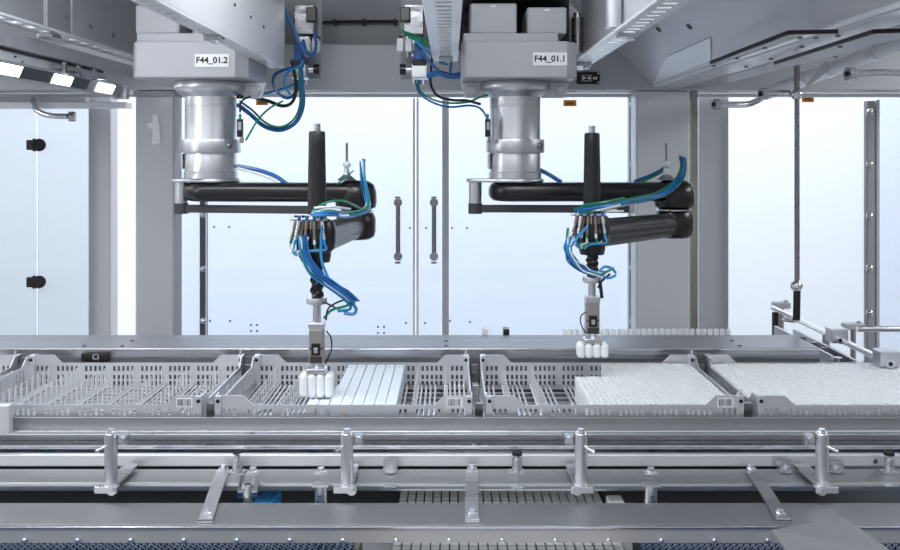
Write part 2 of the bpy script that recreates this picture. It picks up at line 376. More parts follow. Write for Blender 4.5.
# hood panel on the right: 45 degree sheet
hx, hz = .729, 1.849
h = thing('hood_panel', 'large sloping grey hood sheet at the upper right', 'panel', (hx, 2.3, hz))
t = .006
MB().prism([(hx, hz), (hx - .44, hz + .44), (hx - .44 - t, hz + .44), (hx - t * 1.4, hz)], 'xz', 1.2, 3.218).build('sheet', M['paint'], h)
MB().box(hx - .006, hx + .014, 1.2, 3.218, hz - .006, hz + .003).build('bottom_flange', M['paint_white'], h, .002)
def on_hood(px, py, d):
    dx, dz = (px - CX) / F, -(py - CY) / F; Y = (hx + hz - CAMZ) / (dx + dz); return Vector((dx * Y, Y, CAMZ + dz * Y)) + Vector((-1, 0, -1)).normalized() * d
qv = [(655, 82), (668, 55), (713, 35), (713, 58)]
MB().add([on_hood(a, b, .0068) for a, b in qv] + [on_hood(a, b, .0095) for a, b in qv], [(0, 1, 2, 3), (7, 6, 5, 4), (0, 4, 5, 1), (1, 5, 6, 2), (2, 6, 7, 3), (3, 7, 4, 0)]).build('pale_quad', M['paint_white'], h)  # thin paler quad laid on the hood sheet
for px, py in ((660, 28), (691, 25)):
    # ray to the 45 degree plane x+z = hx+hz
    dx, dz = (px - CX) / F, -(py - CY) / F; Y = (hx + hz - CAMZ) / (dx + dz); p = Vector((dx * Y, Y, CAMZ + dz * Y))
    n = Vector((-1, 0, -1)).normalized()
    MB().cyl(p + n * .0065, p + n * .009, .009, n=16).build('plug', M['blackm'], h)
# right roof beam + panes
rb = thing('roof_side_beam', 'grey beam along the right below the sloping hood', 'beam', (.82, 2.3, 1.82))
MB().box(.744, .83, 1.2, 3.215, 1.84, 1.858).build('underside_plate', M['paint'], rb, .002)
MB().box(.8305, .925, 1.2, 3.2, 1.838, 1.862).build('side_profile', M['paint_mid'], rb, .006)
rg = thing('roof_glass', 'glass roof pane with black edge seal at upper right', 'glass pane', (1.2, 2.5, 1.86))
MB().prism([(.93, 1.858), (1.9, 2.12), (1.9, 2.128), (.93, 1.866)], 'xz', 1.6, 3.2).build('pane', M['glass2'], rg)
def strip(pts, wd=.006): 
    mb = MB()
    for a, b in zip(pts, pts[1:]): mb.bar(a, b, wd, .008)
    return mb
def on_z(px, py, z):
    Y = (CAMZ - z) * F / (py - CY); return Vector(((px - CX) * Y / F, Y, z))
strip([on_z(711, 62.5, 1.834), on_z(789, 32.5, 1.834), on_z(838, 31.5, 1.834)]).build('edge_seal', M['blackm'], rg)
strip([on_z(775, 63, 1.828), on_z(874, 31.5, 1.828), on_z(905, 30.5, 1.828)]).build('edge_seal', M['blackm'], rg)
for px, py in ((714, 66), (737, 58.5), (765, 48), (771, 59), (746, 67), (800, 38), (816, 38), (838, 36), (802, 47), (840, 47), (836, 57)):
    p = on_z(px, py, 1.836); MB().sphere(p, .006, 10, .5).build('stud', M['steel_dark'], rg)
o = MB().box(.60, 1.9, 3.0, 3.2, 1.79, 1.80).build('roof_shelf_plate', M['paint']) ; 
bpy.data.objects.remove(o)
# large pale tube under right roof
a_, b_ = at(768, 93, 3.2), at(908, 40, 2.4)
lt = thing('tube_lamp', 'pale cylindrical tube lamp running along the right side under the roof', 'lamp', a_)
MB().cyl(a_, b_, .023, n=24).build('tube_body', M['paint_white'], lt)
MB().cyl(a_, a_ + (a_ - b_).normalized() * .03, .023, .008, n=24).build('end_cone', M['steel_bright'], lt)
for f in (.32, .5, .8):
    q = a_.lerp(b_, f); d = (b_ - a_).normalized(); MB().cyl(q, q + d * .03, .0255, n=24).build('clamp_ring', M['alu'], lt)
# bent grab bars
def grab(pts, label, r=.011):
    g = thing('grab_bar', label, 'bar', pts[0])
    MB().tube(pts, r, 12).build('bar_tube', M['steel_bright'], g)
    c = Vector(pts[0]); MB().cyl(c + Vector((-.012, -.004, 0)), c + Vector((.008, .0, 0)), .018, n=18).build('end_cap', M['steel'], g)
    MB().cyl(c + Vector((-.017, -.004, 0)), c + Vector((-.0125, -.004, 0)), .008, n=6).build('bolt', M['blackm'], g)
    return g
grab([at(717, 104.5, 3.0), at(744, 104.5, 3.03), at(755, 102, 3.1), at(765, 95.5, 3.165)], 'bent steel bar end below the right roof, lowest')
grab([at(764, 94, 2.73), at(780, 93.5, 2.73), at(791, 93.5, 2.71)], 'short steel bar joined to the tall dark rod')
grab([at(851, 74, 2.4), at(875, 73, 2.4), at(905, 73, 2.4)], 'thick steel bar at right edge below the roof', .010)
# tall rod
rd = thing('hanging_rod', 'tall thin dark vertical rod with ball joints at right', 'rod', at(797, 320, 2.70))
MB().cyl(at(797, 97, 2.70), at(797, 280, 2.70), .0075, n=14).build('rod_shaft', M['steel_dark'], rd)
MB().cyl(at(797, 38, 2.70), at(797, 92, 2.70), .0085, n=14).build('upper_rod', M['steel_dark'], rd)
MB().cyl(at(797, 291, 2.70), at(796.5, 320, 2.70), .0105, n=14).build('rod_grip', M['blackm'], rd)
for y in (94.5, 286): MB().sphere(at(796.5, y, 2.698), .018).build('ball_joint', M['steel_bright'], rd)
k = MB().prism([(0, 0), (.09, .075), (.075, .10), (.02, .03)], 'xz', 0, .004)
for v in k.v: v += at(801, 93, 2.69)
k.build('bracket_plate', M['paint'], rd)

# ------------------------------------------------------------------ left upper beams
def rail_slots(x0, x1, y0, y1, z, t, slot_w, slot_l, pitch):
    """flange with oblong holes lengthwise across y"""
    mb = MB(); xm = (x0 + x1) / 2; a, b = xm - slot_w / 2, xm + slot_w / 2
    mb.box(x0, a, y0, y1, z, z + t); mb.box(b, x1, y0, y1, z, z + t)
    y = y0
    while y + pitch <= y1:
        mb.box(a, b, y, y + pitch - slot_l, z, z + t); y += pitch
    mb.box(a, b, y, y1, z, z + t); return mb
def hat(o): return o
# robot carrying rails
def carrier(label, x0, x1, zf, web_x, yend, m_web='paint_white', back=None):
    r = thing('carrier_rail', label, 'rail', ((x0 + x1) / 2, yend, zf))
    if x1 < .3: MB().box(x0 + .003, x1 - .0072, 1.26, yend - .03, zf + .02, zf + .05).build('slot_dark_fill', M['paint_dark'], r)  # dark box added above the slots so they read as shaded
    rail_slots(x0, x1, 1.25, yend, zf, .006, (x1 - x0) * .45, .016, .045).build('slotted_flange', M['paint_white'], r)
    wx0, wx1 = web_x
    MB().box(wx0, wx1, 1.25, yend, zf + .006, 2.318 if wx1 < .3 else 2.155).build('web', M[m_web], r, .002)
    return r
r1 = carrier('white slotted carrier rail right of the left robot base', -.549, -.507, 1.866, (-.513, -.507), 2.76)
r2 = carrier('white slotted carrier rail in the centre beside the right robot base', -.045, .022, 1.872, (-.051, -.0455), 2.62)
r3 = carrier('white slotted carrier rail right of the right robot base', .352, .410, 1.862, (.4045, .410), 2.78, 'paint')
for r, px, py, Yq, xq in ((r1, 217, 36, 0, -.528), (r2, 0, 0, 2.5, -.012), (r3, 617, 33, 0, .381), (r3, 581, 63, 0, .381)):
    zz = r.location.z; Yq = Yq or (zz - CAMZ) * F / (CY - py)
    MB().box(xq - .02, xq + .02, Yq - .02, Yq + .02, zz - .010, zz - .0005).build('slot_nut', M['steel'], r, .002)
    MB().cyl((xq + .006, Yq - .012, zz - .018), (xq + .006, Yq - .012, zz - .0105), .009, n=6).build('bolt', M['steel_bright'], r)
for px, py in ((234, 5), (250, 17), (263, 27)):
    Y = -.507 * F / (px - CX); p = at(px, py, Y); MB().cyl(p + Vector((.0005, 0, 0)), p + Vector((.004, 0, 0)), .004, n=10).build('rivet', M['paint_dark'], r1)
# left long beam with slots
lb = thing('carrier_rail', 'grey beam with a slotted lit flange at the upper left', 'rail', (-1.09, 2.3, 1.93))
rail_slots(-1.12, -1.06, 1.25, 3.2, 1.932, .006, .026, .05, .085).build('slotted_flange', M['paint_white'], lb)
MB().box(-1.126, -1.12, 1.25, 3.2, 1.932, 2.318).build('web', M['paint_mid'], lb)
MB().box(-1.119, -1.105, 2.47, 2.62, 1.94, 2.318).build('cover_strip', M['paint_mid'], lb, .003)
MB().box(-1.119, -1.108, 2.64, 3.19, 1.94, 2.30).build('side_plate', M['paint'], lb, .003)
for px, py in ((65, 17), (90, 27), (113, 35)):
    Y = -1.108 * F / (px - CX); p = at(px, py, Y); MB().cyl(p + Vector((.0005, 0, 0)), p + Vector((.004, 0, 0)), .006, n=12).build('rivet', M['steel_dark'], lb)
MB().box(-1.11, -1.07, 2.42, 2.48, 1.916, 1.9315).build('slot_nut', M['steel'], lb, .002)
o = tag(MB().box(-1.19, -1.128, 1.25, 3.2, 1.877, 1.918).build('side_beam', M['paint'], bevel=.004), 'grey beam along the left below the slotted flange', 'beam')
o = thing('roof_glass', 'glass roof pane with black edge seal at upper left', 'glass pane', (-1.4, 2.5, 1.86))
MB().prism([(-1.20, 1.868), (-2.0, 2.05), (-2.0, 2.058), (-1.20, 1.876)], 'xz', 1.6, 3.2).build('pane', M['glass2'], o)
MB().box(-1.150, -1.142, 1.3, 3.2, 1.842, 1.8735).build('glass_light_panel', M['paint_white'], o, .002)  # white panel stands in for light coming through the glass
MB().box(-1.1415, -1.136, 1.5, 2.95, 1.868, 1.8755).build('edge_seal', M['blackm'], o)
for yq, zq in ((2.36, 1.858), (2.40, 1.848), (2.60, 1.86)): MB().sphere((-1.141, yq, zq), .006, 10, .5).build('stud', M['steel_dark'], o)
# LED strip lamp
L = thing('strip_lamp', 'slim grey strip lamp with lit white panels at upper left', 'lamp', (-1.125, 2.5, 1.80))
lx = lambda z: -1.128 + (z - 1.795) * .45          # tilted front face of the lamp
MB().prism([(lx(1.795), 1.795), (lx(1.838), 1.838), (lx(1.838) - .045, 1.838), (lx(1.795) - .03, 1.795)], 'xz', 1.9, 3.06).build('housing', M['paint_mid'], L, .003)
def face(name, m, ya, yb, za, zb, t):
    MB().prism([(lx(za) + .0003, za), (lx(za) + t, za - t * .4), (lx(zb) + t, zb - t * .4), (lx(zb) + .0003, zb)], 'xz', ya, yb).build(name, M[m], L)
face('cover_strip', 'blackm', 1.92, 2.78, 1.802, 1.831, .0015)
for ya, yb in ((2.225, 2.34), (2.53, 2.655), (2.85, 2.985)):
    face('light_panel', 'led', ya, yb, 1.8035, 1.8295, .003)
MB().box(-1.15, -1.10, 3.062, 3.09, 1.79, 1.83).build('end_plug', M['steel'], L, .003)
# hinge arm assembly above the lamp
hg = MB().bar((-1.12, 2.56, 1.852), (-1.10, 2.80, 1.850), .03, .012).build('hinge_arm', M['steel'], o)
MB().bar((-1.125, 2.66, 1.838), (-1.10, 2.84, 1.842), .03, .010).build('lower_link', M['steel'], hg)
for yq in (2.58, 2.68, 2.80): MB().cyl((-1.108, yq, 1.832), (-1.108, yq, 1.866), .010, n=14).build('pivot', M['steel_dark'], hg)
# left grab bar pipe
grab([at(73, 116.5, 3.2), at(50, 115.5, 3.2), at(38, 111, 3.22), at(34, 104, 3.26), at(33, 99, 3.31)], 'bent steel bar hanging under the strip lamp at left', .010)
tag(MB().box(-2.1, -1.19, 3.30, 3.378, 1.772, 1.795).build('lamp_shelf', M['paint_white'], bevel=.003), 'pale ledge above the left glass panels', 'ledge')

# black sign
Y = 3.205
sg = thing('sign', 'small black sign with white antenna symbol under the right rail', 'sign', at(589, 84, Y))
MB().box(X(577, Y), X(600, Y), Y, Y + .008, Z(84, Y), Z(72, Y)).build('plate', M['black'], sg, .002)
mk = MB()
def qd(pts): mk.prism([(X(a, Y), Z(b, Y)) for a, b in pts], 'xz', Y - .0012, Y - .0001)
qd([(582, 76), (586.2, 77.6), (586.2, 78.4), (582, 80)]); qd([(591, 76), (586.8, 77.6), (586.8, 78.4), (591, 80)])
qd([(581, 75), (591.8, 75), (591.8, 75.5), (581, 75.5)]); qd([(581, 80.7), (591.8, 80.7), (591.8, 81.2), (581, 81.2)])
qd([(593, 76.8), (595.2, 76.8), (595.2, 79.4), (593, 79.4)]); qd([(595.6, 76.8), (597, 76.8), (597, 79.4), (595.6, 79.4)])
mk.build('symbol', M['label'], sg)
for a, b in ((598.5, 73.5), (598.5, 82.5)): MB().cyl(at(a, b, Y - .002), at(a, b, Y - .0002), .003, n=10).build('screw', M['steel_bright'], sg)

# ------------------------------------------------------------------ robots
def hose(name, pts, r, m, parent, label=None, n=8):
    return MB().tube(pts, r, n).build(name, M[m], parent, label=label)

def robot(bdx, tagtxt, label, Spx, YS, Epx, YE, Tpx, YT, base_px, plate_px, zt, hoses_up, hoses_down, boxes, chamfer):
    S = Vector((X(Spx, YS), YS, 0)); E = Vector((X(Epx, YE), YE, 0)); T = Vector((X(Tpx, YT), YT, 0))
    R = thing('picker_robot', label, 'robot', (S.x, S.y, 1.81))
    bx0, bx1 = X(base_px[0], 2.45), X(base_px[1], 2.45); zb, zt_ = 1.81, Z(41, 2.45)
    c = .03
    poly = [(bx0, 2.47), (bx0 + .012, 2.45), (bx1 - c, 2.45), (bx1, 2.45 + c), (bx1, 2.74), (bx0, 2.74)]
    body = MB().prism(poly, 'xy', zb, zt_).build('base_housing', M['shell'], R, .005)
    MB().box(bx0 + .006, bx1 - .05, 2.475, 2.73, zt_, Z(33, 2.475)).build('base_step', M['shell'], R, .004)
    for (a, b, ya, yb) in boxes:
        q = MB().box(X(a, 2.5), X(b, 2.5), 2.5, 2.72, Z(33, 2.475) + .0005, Z(ya, 2.5)).build('motor_box', M['shell'], R, .006)
        MB().box(X((a + b) / 2 - 2.5, 2.5), X((a + b) / 2 + 2.5, 2.5), 2.497, 2.4998, Z(ya + 4, 2.5), Z(ya + 2, 2.5)).build('badge', M['label'], q)
    MB().box(bx0 - .005, bx1 + .015, 2.745, 2.758, 1.92, 2.185).build('rear_black_plate', M['blackm'], R)  # black plate added behind the motor boxes to fill the gaps
    MB().box(bx0 + .01, bx1 - .02, 2.50, 2.744, Z(ytop_(boxes), 2.5) + .012, 2.185).build('top_black_block', M['blackm'], R)  # black block added above the motor boxes
    # name plate
    Yp = 2.4495; pl = MB().box(X(plate_px[0], Yp), X(plate_px[1], Yp), Yp - .0015, Yp, Z(plate_px[3], Yp), Z(plate_px[2], Yp)).build('name_plate', M['label'], R)
    text_mesh('lettering', tagtxt, .0235, ((X(plate_px[0], Yp) + X(plate_px[1], Yp)) / 2, Yp - .0021, (Z(plate_px[3], Yp) + Z(plate_px[2], Yp)) / 2), M['ink'], pl)
    # ears
    for sx in ((1,) if bdx < .1 else (-1, 1)):
        ex = S.x + sx * .118
        ear = MB().prism([(ex - .035 * sx * -1 if 0 else ex - .04, 1.8098), (ex + .04, 1.8098), (ex + (.025 if sx > 0 else .04), 1.765), (ex - (.025 if sx < 0 else .04), 1.765)], 'xz', 2.60, 2.62).build('mount_ear', M['paint_white'], R, .002)
        hexbolt((ex + sx * .012, 2.5998, 1.785), (0, -1, 0), .013, .022).build('bolt', M['steel'], ear)
    # column
    MB().lathe([(.098, -.001), (.101, -.012), (.100, -.022), (.092, -.031), (.078, -.040), (.0735, -.044), (.073, -.07)], (S.x, S.y, 1.8095), n=48).build('neck_flange', M['alu'], R)
    MB().lathe([(.073, 1.739), (.073, 1.60), (.0735, 1.598), (.0735, 1.552), (.076, 1.55), (.076, 1.533)][::-1], (S.x, S.y, 0), n=48).build('column', M['alu'], R)
    zr = Z(146, 2.53)
    cl = MB().lathe([(.0745, zr - .019), (.0835, zr - .019), (.0845, zr - .015), (.0845, zr + .015), (.0835, zr + .019), (.0745, zr + .019)], (S.x, S.y, 0), n=48).build('clamp_ring', M['alu'], R)
    ang = math.radians(-38); d = Vector((math.cos(ang), math.sin(ang), 0))
    capscrew(Vector((S.x, S.y, zr)) + d * .0848, d, .009, .006).build('screw', M['steel_dark'], cl)
    # side cover seam on the column
    MB().box(S.x - .079, S.x - .0725, S.y - .03, S.y + .03, 1.56, zr - .021).build('side_cover', M['alu'], R, .002)
    # bracket plate and post
    bxp = Vector((S.x - bdx, S.y - .02, 0))
    MB().stadium((bxp.x, bxp.y), (S.x, S.y), .026, .083, 1.522, 1.5325).build('bracket_plate', M['alu'], R)
    MB().cyl((bxp.x, bxp.y, 1.462), (bxp.x, bxp.y, 1.5215), .0185, n=28).build('bracket_post', M['alu'], R)
    lk = MB().cyl((bxp.x, bxp.y, 1.432), (bxp.x, bxp.y, 1.4615), .020, n=28)
    d = (E - S).normalized(); e1 = bxp + d * ((E - S).length - .02)
    p0 = Vector((bxp.x, bxp.y, 1.4465)); p1 = Vector((e1.x, e1.y - .02, 1.4465))
    lk.bar(p0, p1, .018, .021)
    for k in range(70):
        q = p0.lerp(p1, .06 + .9 * k / 69); lk.bar(q - d * .0011, q + d * .0011, .0194, .0222)
    MB().box(p1.x - .03, p1.x + .012, p1.y - .012, p1.y + .012, 1.4575, 1.4605).box(p1.x - .004, p1.x + .012, p1.y - .014, p1.y - .0095, 1.435, 1.4605).build('link_joint', M['alu'], R, .001)
    lk.build('parallel_link', M['rubber'], R)
    # upper arm (slightly ribbed)
    ua = MB().stadium(S, E, .077, .055, 1.468, 1.5215)
    ua.build('upper_arm', M['black'], R)
    MB().lathe([(.040, 1.4445), (.056, 1.452), (.059, 1.468), (.058, 1.495), (.052, 1.515), (.035, 1.5265), (.012, 1.5285)], (E.x, E.y, 0), n=36).build('elbow_housing', M['black'], R)
    MB().cyl((E.x, E.y, 1.4405), (E.x, E.y, 1.444), .05, n=32).build('elbow_seal', M['steel_bright'], R)
    # forearm
    MB().lathe([(.040, 1.362), (.052, 1.370), (.056, 1.385), (.056, 1.422), (.050, 1.436), (.03, 1.4402)], (E.x, E.y, 0), n=36).build('forearm_drum', M['black'], R)
    fd = (T - E).normalized()
    a = Vector((E.x, E.y, 1.399)) + fd * .03; b = Vector((T.x, T.y, 1.403)) - fd * .02
    fa = MB().cyl(a, b, .034, .036, n=32).build('forearm', M['arm_grey'], R)
    sd = Vector((-fd.y, fd.x, 0))
    gr = MB()
    for k in (-1, 0, 1):
        off = sd * .0345 * math.cos(k * .4) + Vector((0, 0, .0345 * math.sin(k * .4)))
        if off.y > 0: off.y, off.x = -off.y, -off.x
        gr.bar(a + fd * .05 + off, b - fd * .05 + off, .0022, .0022)
    gr.build('forearm_groove', M['black'], fa)
    MB().lathe([(.030, 1.352), (.033, 1.366), (.033, 1.375), (.043, 1.384), (.045, 1.40), (.045, 1.428), (.040, 1.446), (.026, 1.452)], (T.x, T.y, 0), n=36).build('tool_housing', M['black'], R)
    MB().lathe([(.0220, 1.4525), (.0215, 1.50), (.0195, 1.625), (.0190, 1.652), (.0165, 1.655)], (T.x, T.y, 0), n=28).build('shaft_sleeve', M['blackm'], R)
    MB().cyl((T.x, T.y, 1.6552), (T.x, T.y, 1.673), .0085, n=18).build('shaft_tip', M['steel'], R)
    # spline
    sp = MB().cyl((T.x, T.y, zt['flange']), (T.x, T.y, 1.3515), .0125, n=20)
    hgt = 1.35 - zt['flange']
    for k in range(3):
        pts = [(T.x + .0135 * math.cos(k * 2.094 + q * .55), T.y + .0135 * math.sin(k * 2.094 + q * .55), zt['flange'] + .002 + (hgt - .004) * q / 12) for q in range(13)]
        sp.tube(pts, .003, 6, 3)
    sp.build('ball_screw', M['black'], R)
    # gripper stack
    zf = zt['flange']
    G = MB().lathe([(.020, zf - .016), (.0245, zf - .014), (.0245, zf - .004), (.0235, zf - .0005)], (T.x, T.y, 0), n=28).build('tool_flange', M['steel_bright'], R)
    MB().cyl((T.x, T.y, zt['rod']), (T.x, T.y, zf - .0162), .0095, n=20).build('tool_rod', M['steel_bright'], R)
    w2 = .0165
    MB().box(T.x - w2 - .002, T.x + w2 + .002, T.y - .016, T.y + .016, zt['block'], zt['rod']).build('adapter_block', M['alu'], R, .002)
    gb = MB().box(T.x - w2, T.x + w2, T.y - .017, T.y + .017, zt['body'], zt['block'] - .0003).build('gripper_body', M['taupe'], R, .002)
    zm = zt['body'] + (zt['block'] - zt['body']) * .42
    MB().box(T.x - w2 * .62, T.x + w2 * .62, T.y - .0195, T.y - .0172, zm - .014, zm + .014).build('window', M['black'], gb, .001)
    MB().box(T.x - w2 * .28, T.x + w2 * .28, T.y - .0215, T.y - .0197, zm - .008, zm + .004).build('slide', M['alu'], gb, .0008)
    MB().box(T.x - w2 * .85, T.x + w2 * .85, T.y - .0195, T.y - .0172, zt['body'] + .002, zm - .016).build('lower_cover', M['arm_grey'], gb, .001)
    for sx in (-1, 1): capscrew((T.x + sx * w2 * .8, T.y - .0175, zm + .002), (0, -1, 0), .0022, .002).build('screw', M['blackm'], gb)
    fz = zt['foot']
    ft = MB().box(T.x - .022, T.x + .022, T.y - .020, T.y + .020, fz, fz + (zt['body'] - fz) * .45)
    for sx in (-1, 1):
        ft.box(T.x + sx * .008 - .004, T.x + sx * .008 + .004, T.y - .012, T.y + .012, fz + (zt['body'] - fz) * .4, zt['body'])
        ft.cyl((T.x + sx * .016, T.y - .014, fz), (T.x + sx * .016, T.y - .014, zt['body'] - .004), .004, n=12)
    ft.build('gripper_foot', M['steel_bright'], R, .001)
    # manifold with fittings
    mc = Vector((T.x - .026, T.y - .035, 0))
    MB().stadium((mc.x - .022, mc.y), (mc.x + .045, mc.y - .004), .010, .010, 1.450, 1.458).build('manifold_plate', M['steel_bright'], R)
    for k in range(8):
        f0 = Vector((mc.x - .016 + k * .0085, mc.y - .004 - .007 * (k % 2), 1.4495))
        dd = Vector(((k - 4.5) * .055, -.1 * (k % 2), -1)).normalized()
        fit = MB().cyl(f0, f0 + dd * .018, .0048, n=10)
        fit.cyl(f0 + dd * .018, f0 + dd * .030, .0034, n=10); fit.cyl(f0 + dd * .030, f0 + dd * .042, .0044, n=10)
        ff = fit.build('air_fitting', M[('brown', 'steel_bright', 'brown')[k % 3]], R)
        MB().cyl(f0 + Vector((0, 0, .0003)), f0 + Vector((0, 0, .013)), .0042, n=10).build('connector', M['blue' if k % 2 else 'blackm'], ff)
        MB().cyl(f0 + dd * .0425, f0 + dd * .053, .0034, n=10).build('push_ring', M[('green', 'lblue', 'whiteh')[k % 3]], ff)
        e0 = f0 + dd * .053; e1 = Vector((T.x - .040 + k * .002, T.y - .055, 1.372))
        MB().tube([e0, e0 + dd * .012, e1.lerp(e0, .4) + Vector((-.006, -.004, 0)), e1], .0026, 6).build('air_hose', M[('whiteh', 'lblue', 'green')[k % 3]], R)
    clip = MB()
    for k in range(5):
        c0 = Vector((mc.x - .02 + k * .018, mc.y + .002, 1.461)); clip.bar(c0, c0 + Vector((.05, -.012 + .008 * k, .003 * (k % 2))), .005, .004)
    clip.build('retaining_clip', M['whiteh'], R)
    # grease nipple on top of elbow
    gx = E + Vector((-.025, -.01, 0))
    n_ = MB().cyl((gx.x, gx.y, 1.582), (gx.x, gx.y, 1.635), .0036, n=10).build('feeler_pin', M['steel_dark'], R)
    MB().sphere((gx.x, gx.y, 1.573), .0115, 14, .9).build('white_nut', M['whiteh'], R)
    MB().lathe([(.030, 1.5285), (.026, 1.531), (.009, 1.545), (.007, 1.562)], (gx.x, gx.y, 0), n=22).build('cone_foot', M['steel'], R)
    extra = []
    for (pts, rr, m) in hoses_up + hoses_down:
        if len(pts) >= 6 and rr >= .0045:
            extra.append(([(a + random.uniform(-2.6, 2.6), b + random.uniform(-2.2, 2.2), c - .006) for a, b, c in pts], .0026, random.choice(('whiteh', 'blue', 'lblue'))))
            extra.append(([(a + random.uniform(-2.0, 2.0), b + random.uniform(-2.0, 2.0), c - .004) for a, b, c in pts], .0028, random.choice(('green', 'blue'))))
    for (pts, rr, m) in hoses_up + hoses_down + extra:
        hose('air_hose', [at(*p) for p in pts], rr * (.72 if rr < .0065 else .85), m, R, {'lblue': 'light blue hose', 'blue': 'blue hose', 'green': 'green hose', 'whiteh': 'white hose', 'blackm': 'black hose'}[m])
    return R, S, E, T

def ytop_(boxes): return min(b[2] for b in boxes)
def offs(pts, dx, dy, dY=0.0): return [(a + dx, b + dy, c + dY) for a, b, c in pts]
up1 = [(362, 159, 2.36), (363, 178, 2.34), (367, 198, 2.33), (366, 208, 2.25), (348, 213, 2.15), (330, 211, 2.05), (312, 212, 2.03)]
dn1 = [(299, 236, 2.035), (302, 255, 2.03), (310, 270, 2.025), (325, 281, 2.03), (339, 291, 2.04), (350, 301, 2.05)]
H1u = [(offs(up1, 0, 0), .005, 'green'), (offs(up1, 1.8, 1.5, -.01), .005, 'lblue'), (offs(up1, -1.6, 2.5, -.006), .004, 'blue'), (offs(up1[3:], 1, 4, -.02), .004, 'lblue'), (offs(up1[4:], 2, -4, -.02), .004, 'whiteh'),
       ([(312, 212, 2.03), (325, 203, 2.06), (343, 201, 2.12), (360, 208, 2.24)], .004, 'green'),
       ([(237, 166, 2.6), (258, 170, 2.60), (275, 176, 2.58), (287, 184, 2.56)], .007, 'blue'), ([(237, 168, 2.59), (256, 173, 2.59), (272, 179, 2.57), (283, 185, 2.56)], .005, 'whiteh'),
       ([(353, 171, 2.44), (345, 178, 2.4), (337, 184, 2.38)], .003, 'green')]
H1d = [(dn1, .005, 'lblue'), (offs(dn1, 3, 1, .006), .005, 'green'), (offs(dn1, 4, 2, -.008), .005, 'lblue'), (offs(dn1, 7, 0, 0), .0045, 'lblue'), (offs(dn1, 1, 5, 0), .004, 'lblue'),
       ([(308, 237, 2.03), (305, 248, 2.03), (309, 262, 2.03), (322, 276, 2.03)], .004, 'whiteh'), ([(322, 226, 2.04), (321, 245, 2.035), (322, 262, 2.03), (330, 282, 2.03)], .0045, 'lblue'),
       ([(298, 238, 2.04), (298, 250, 2.04), (303, 262, 2.04)], .004, 'blackm'),
       ([(350, 300, 2.05), (356, 309, 2.05), (353, 314, 2.05), (344, 313, 2.05)], .0055, 'lblue'), ([(349, 301, 2.05), (350, 309, 2.05), (338, 311, 2.06)], .005, 'lblue'), ([(350, 303, 2.04), (346, 306, 2.05), (332, 310, 2.07), (324, 318, 2.08)], .0045, 'green'),
       ([(347, 299, 2.05), (336, 303, 2.06), (328, 309, 2.07), (326, 320, 2.08)], .003, 'blackm'), ([(322, 301, 2.08), (330, 305, 2.07), (345, 312, 2.06)], .003, 'blackm')]
R1o, S1, E1, T1 = robot(.080, 'F44_01.2', 'black armed picker robot on the left, plate F44_01.2', 211, 2.6, 356, 2.55, 317, 2.09, (131, 246), (195, 229, 54, 67),
    dict(flange=Z(297, 2.09), rod=Z(322, 2.09), block=Z(328, 2.09), body=Z(362, 2.09), foot=Z(372, 2.09)), H1u, H1d, [(135, 179, 5, 33), (192, 234, 8, 33)], True)
up2 = [(683, 158, 2.52), (683, 170, 2.50), (676, 183, 2.49), (660, 194, 2.46), (640, 199, 2.40), (620, 203, 2.32), (600, 207, 2.22), (577, 211, 2.19)]
dn2 = [(570, 236, 2.195), (567, 247, 2.19), (571, 258, 2.19), (581, 268, 2.19), (592, 273, 2.19), (603, 274, 2.2)]
H2u = [(up2, .0055, 'lblue'), (offs(up2, -2, -1.5, .008), .0055, 'green'), (offs(up2, 1.5, 1.6, -.008), .0045, 'lblue'), (offs(up2[4:], 0, 3, -.01), .004, 'whiteh'), (offs(up2[5:], 4, -5, 0), .0045, 'green'), (offs(up2[5:], 6, -1, 0), .0045, 'lblue'),
       ([(540, 170, 2.6), (548, 174, 2.6), (561, 182, 2.58)], .007, 'blue'),
       ([(669, 164, 2.64), (662, 170, 2.66), (650, 176, 2.66), (634, 182, 2.66)], .007, 'blue'), ([(668, 167, 2.63), (660, 173, 2.65), (648, 179, 2.65), (640, 182, 2.65)], .005, 'green'),
       ([(580, 213, 2.19), (600, 210, 2.2), (620, 205, 2.26)], .004, 'whiteh')]
H2d = [(dn2, .006, 'lblue'), (offs(dn2, 2.2, -1, .008), .0055, 'lblue'), (offs(dn2, -1.4, 1.5, .004), .005, 'blue'), (offs(dn2, 1, 2, -.006), .005, 'lblue'),
       ([(572, 232, 2.19), (570, 240, 2.19), (569, 250, 2.19)], .0045, 'whiteh'), ([(588, 226, 2.18), (580, 235, 2.18), (570, 247, 2.18)], .0045, 'lblue'), ([(568, 228, 2.2), (567, 240, 2.2), (569, 252, 2.2)], .0045, 'green'),
       ([(598, 273, 2.2), (604, 267, 2.2), (611, 268, 2.2), (616, 273, 2.2)], .0045, 'lblue'), ([(600, 275, 2.2), (608, 271, 2.2), (614, 268, 2.2)], .0045, 'green'), ([(600, 276, 2.2), (609, 278, 2.2), (616, 275, 2.2)], .0045, 'lblue'),
       ([(610, 274, 2.22), (602, 281, 2.23), (598, 288, 2.23)], .004, 'blackm'), ([(600, 282, 2.23), (601, 290, 2.23), (602, 298, 2.23)], .006, 'blackm')]
R2o, S2, E2, T2 = robot(.1155, 'F44_01.1', 'black armed picker robot on the right, plate F44_01.1', 515, 2.6, 674, 2.6, 592, 2.25, (461, 578), (533, 567, 52.5, 65.5),
    dict(flange=Z(276, 2.25), rod=Z(296, 2.25), block=Z(302, 2.25), body=Z(333, 2.25), foot=Z(342, 2.25)), H2u, H2d, [(470, 517, 3, 33), (527, 567, 7, 33)], True)
hose('sensor_wire', [at(*q) for q in ((326.5, 331, 2.085), (331, 338, 2.08), (331.5, 349, 2.08), (328, 358, 2.085), (325, 364, 2.085))], .0018, 'blackm', R1o)
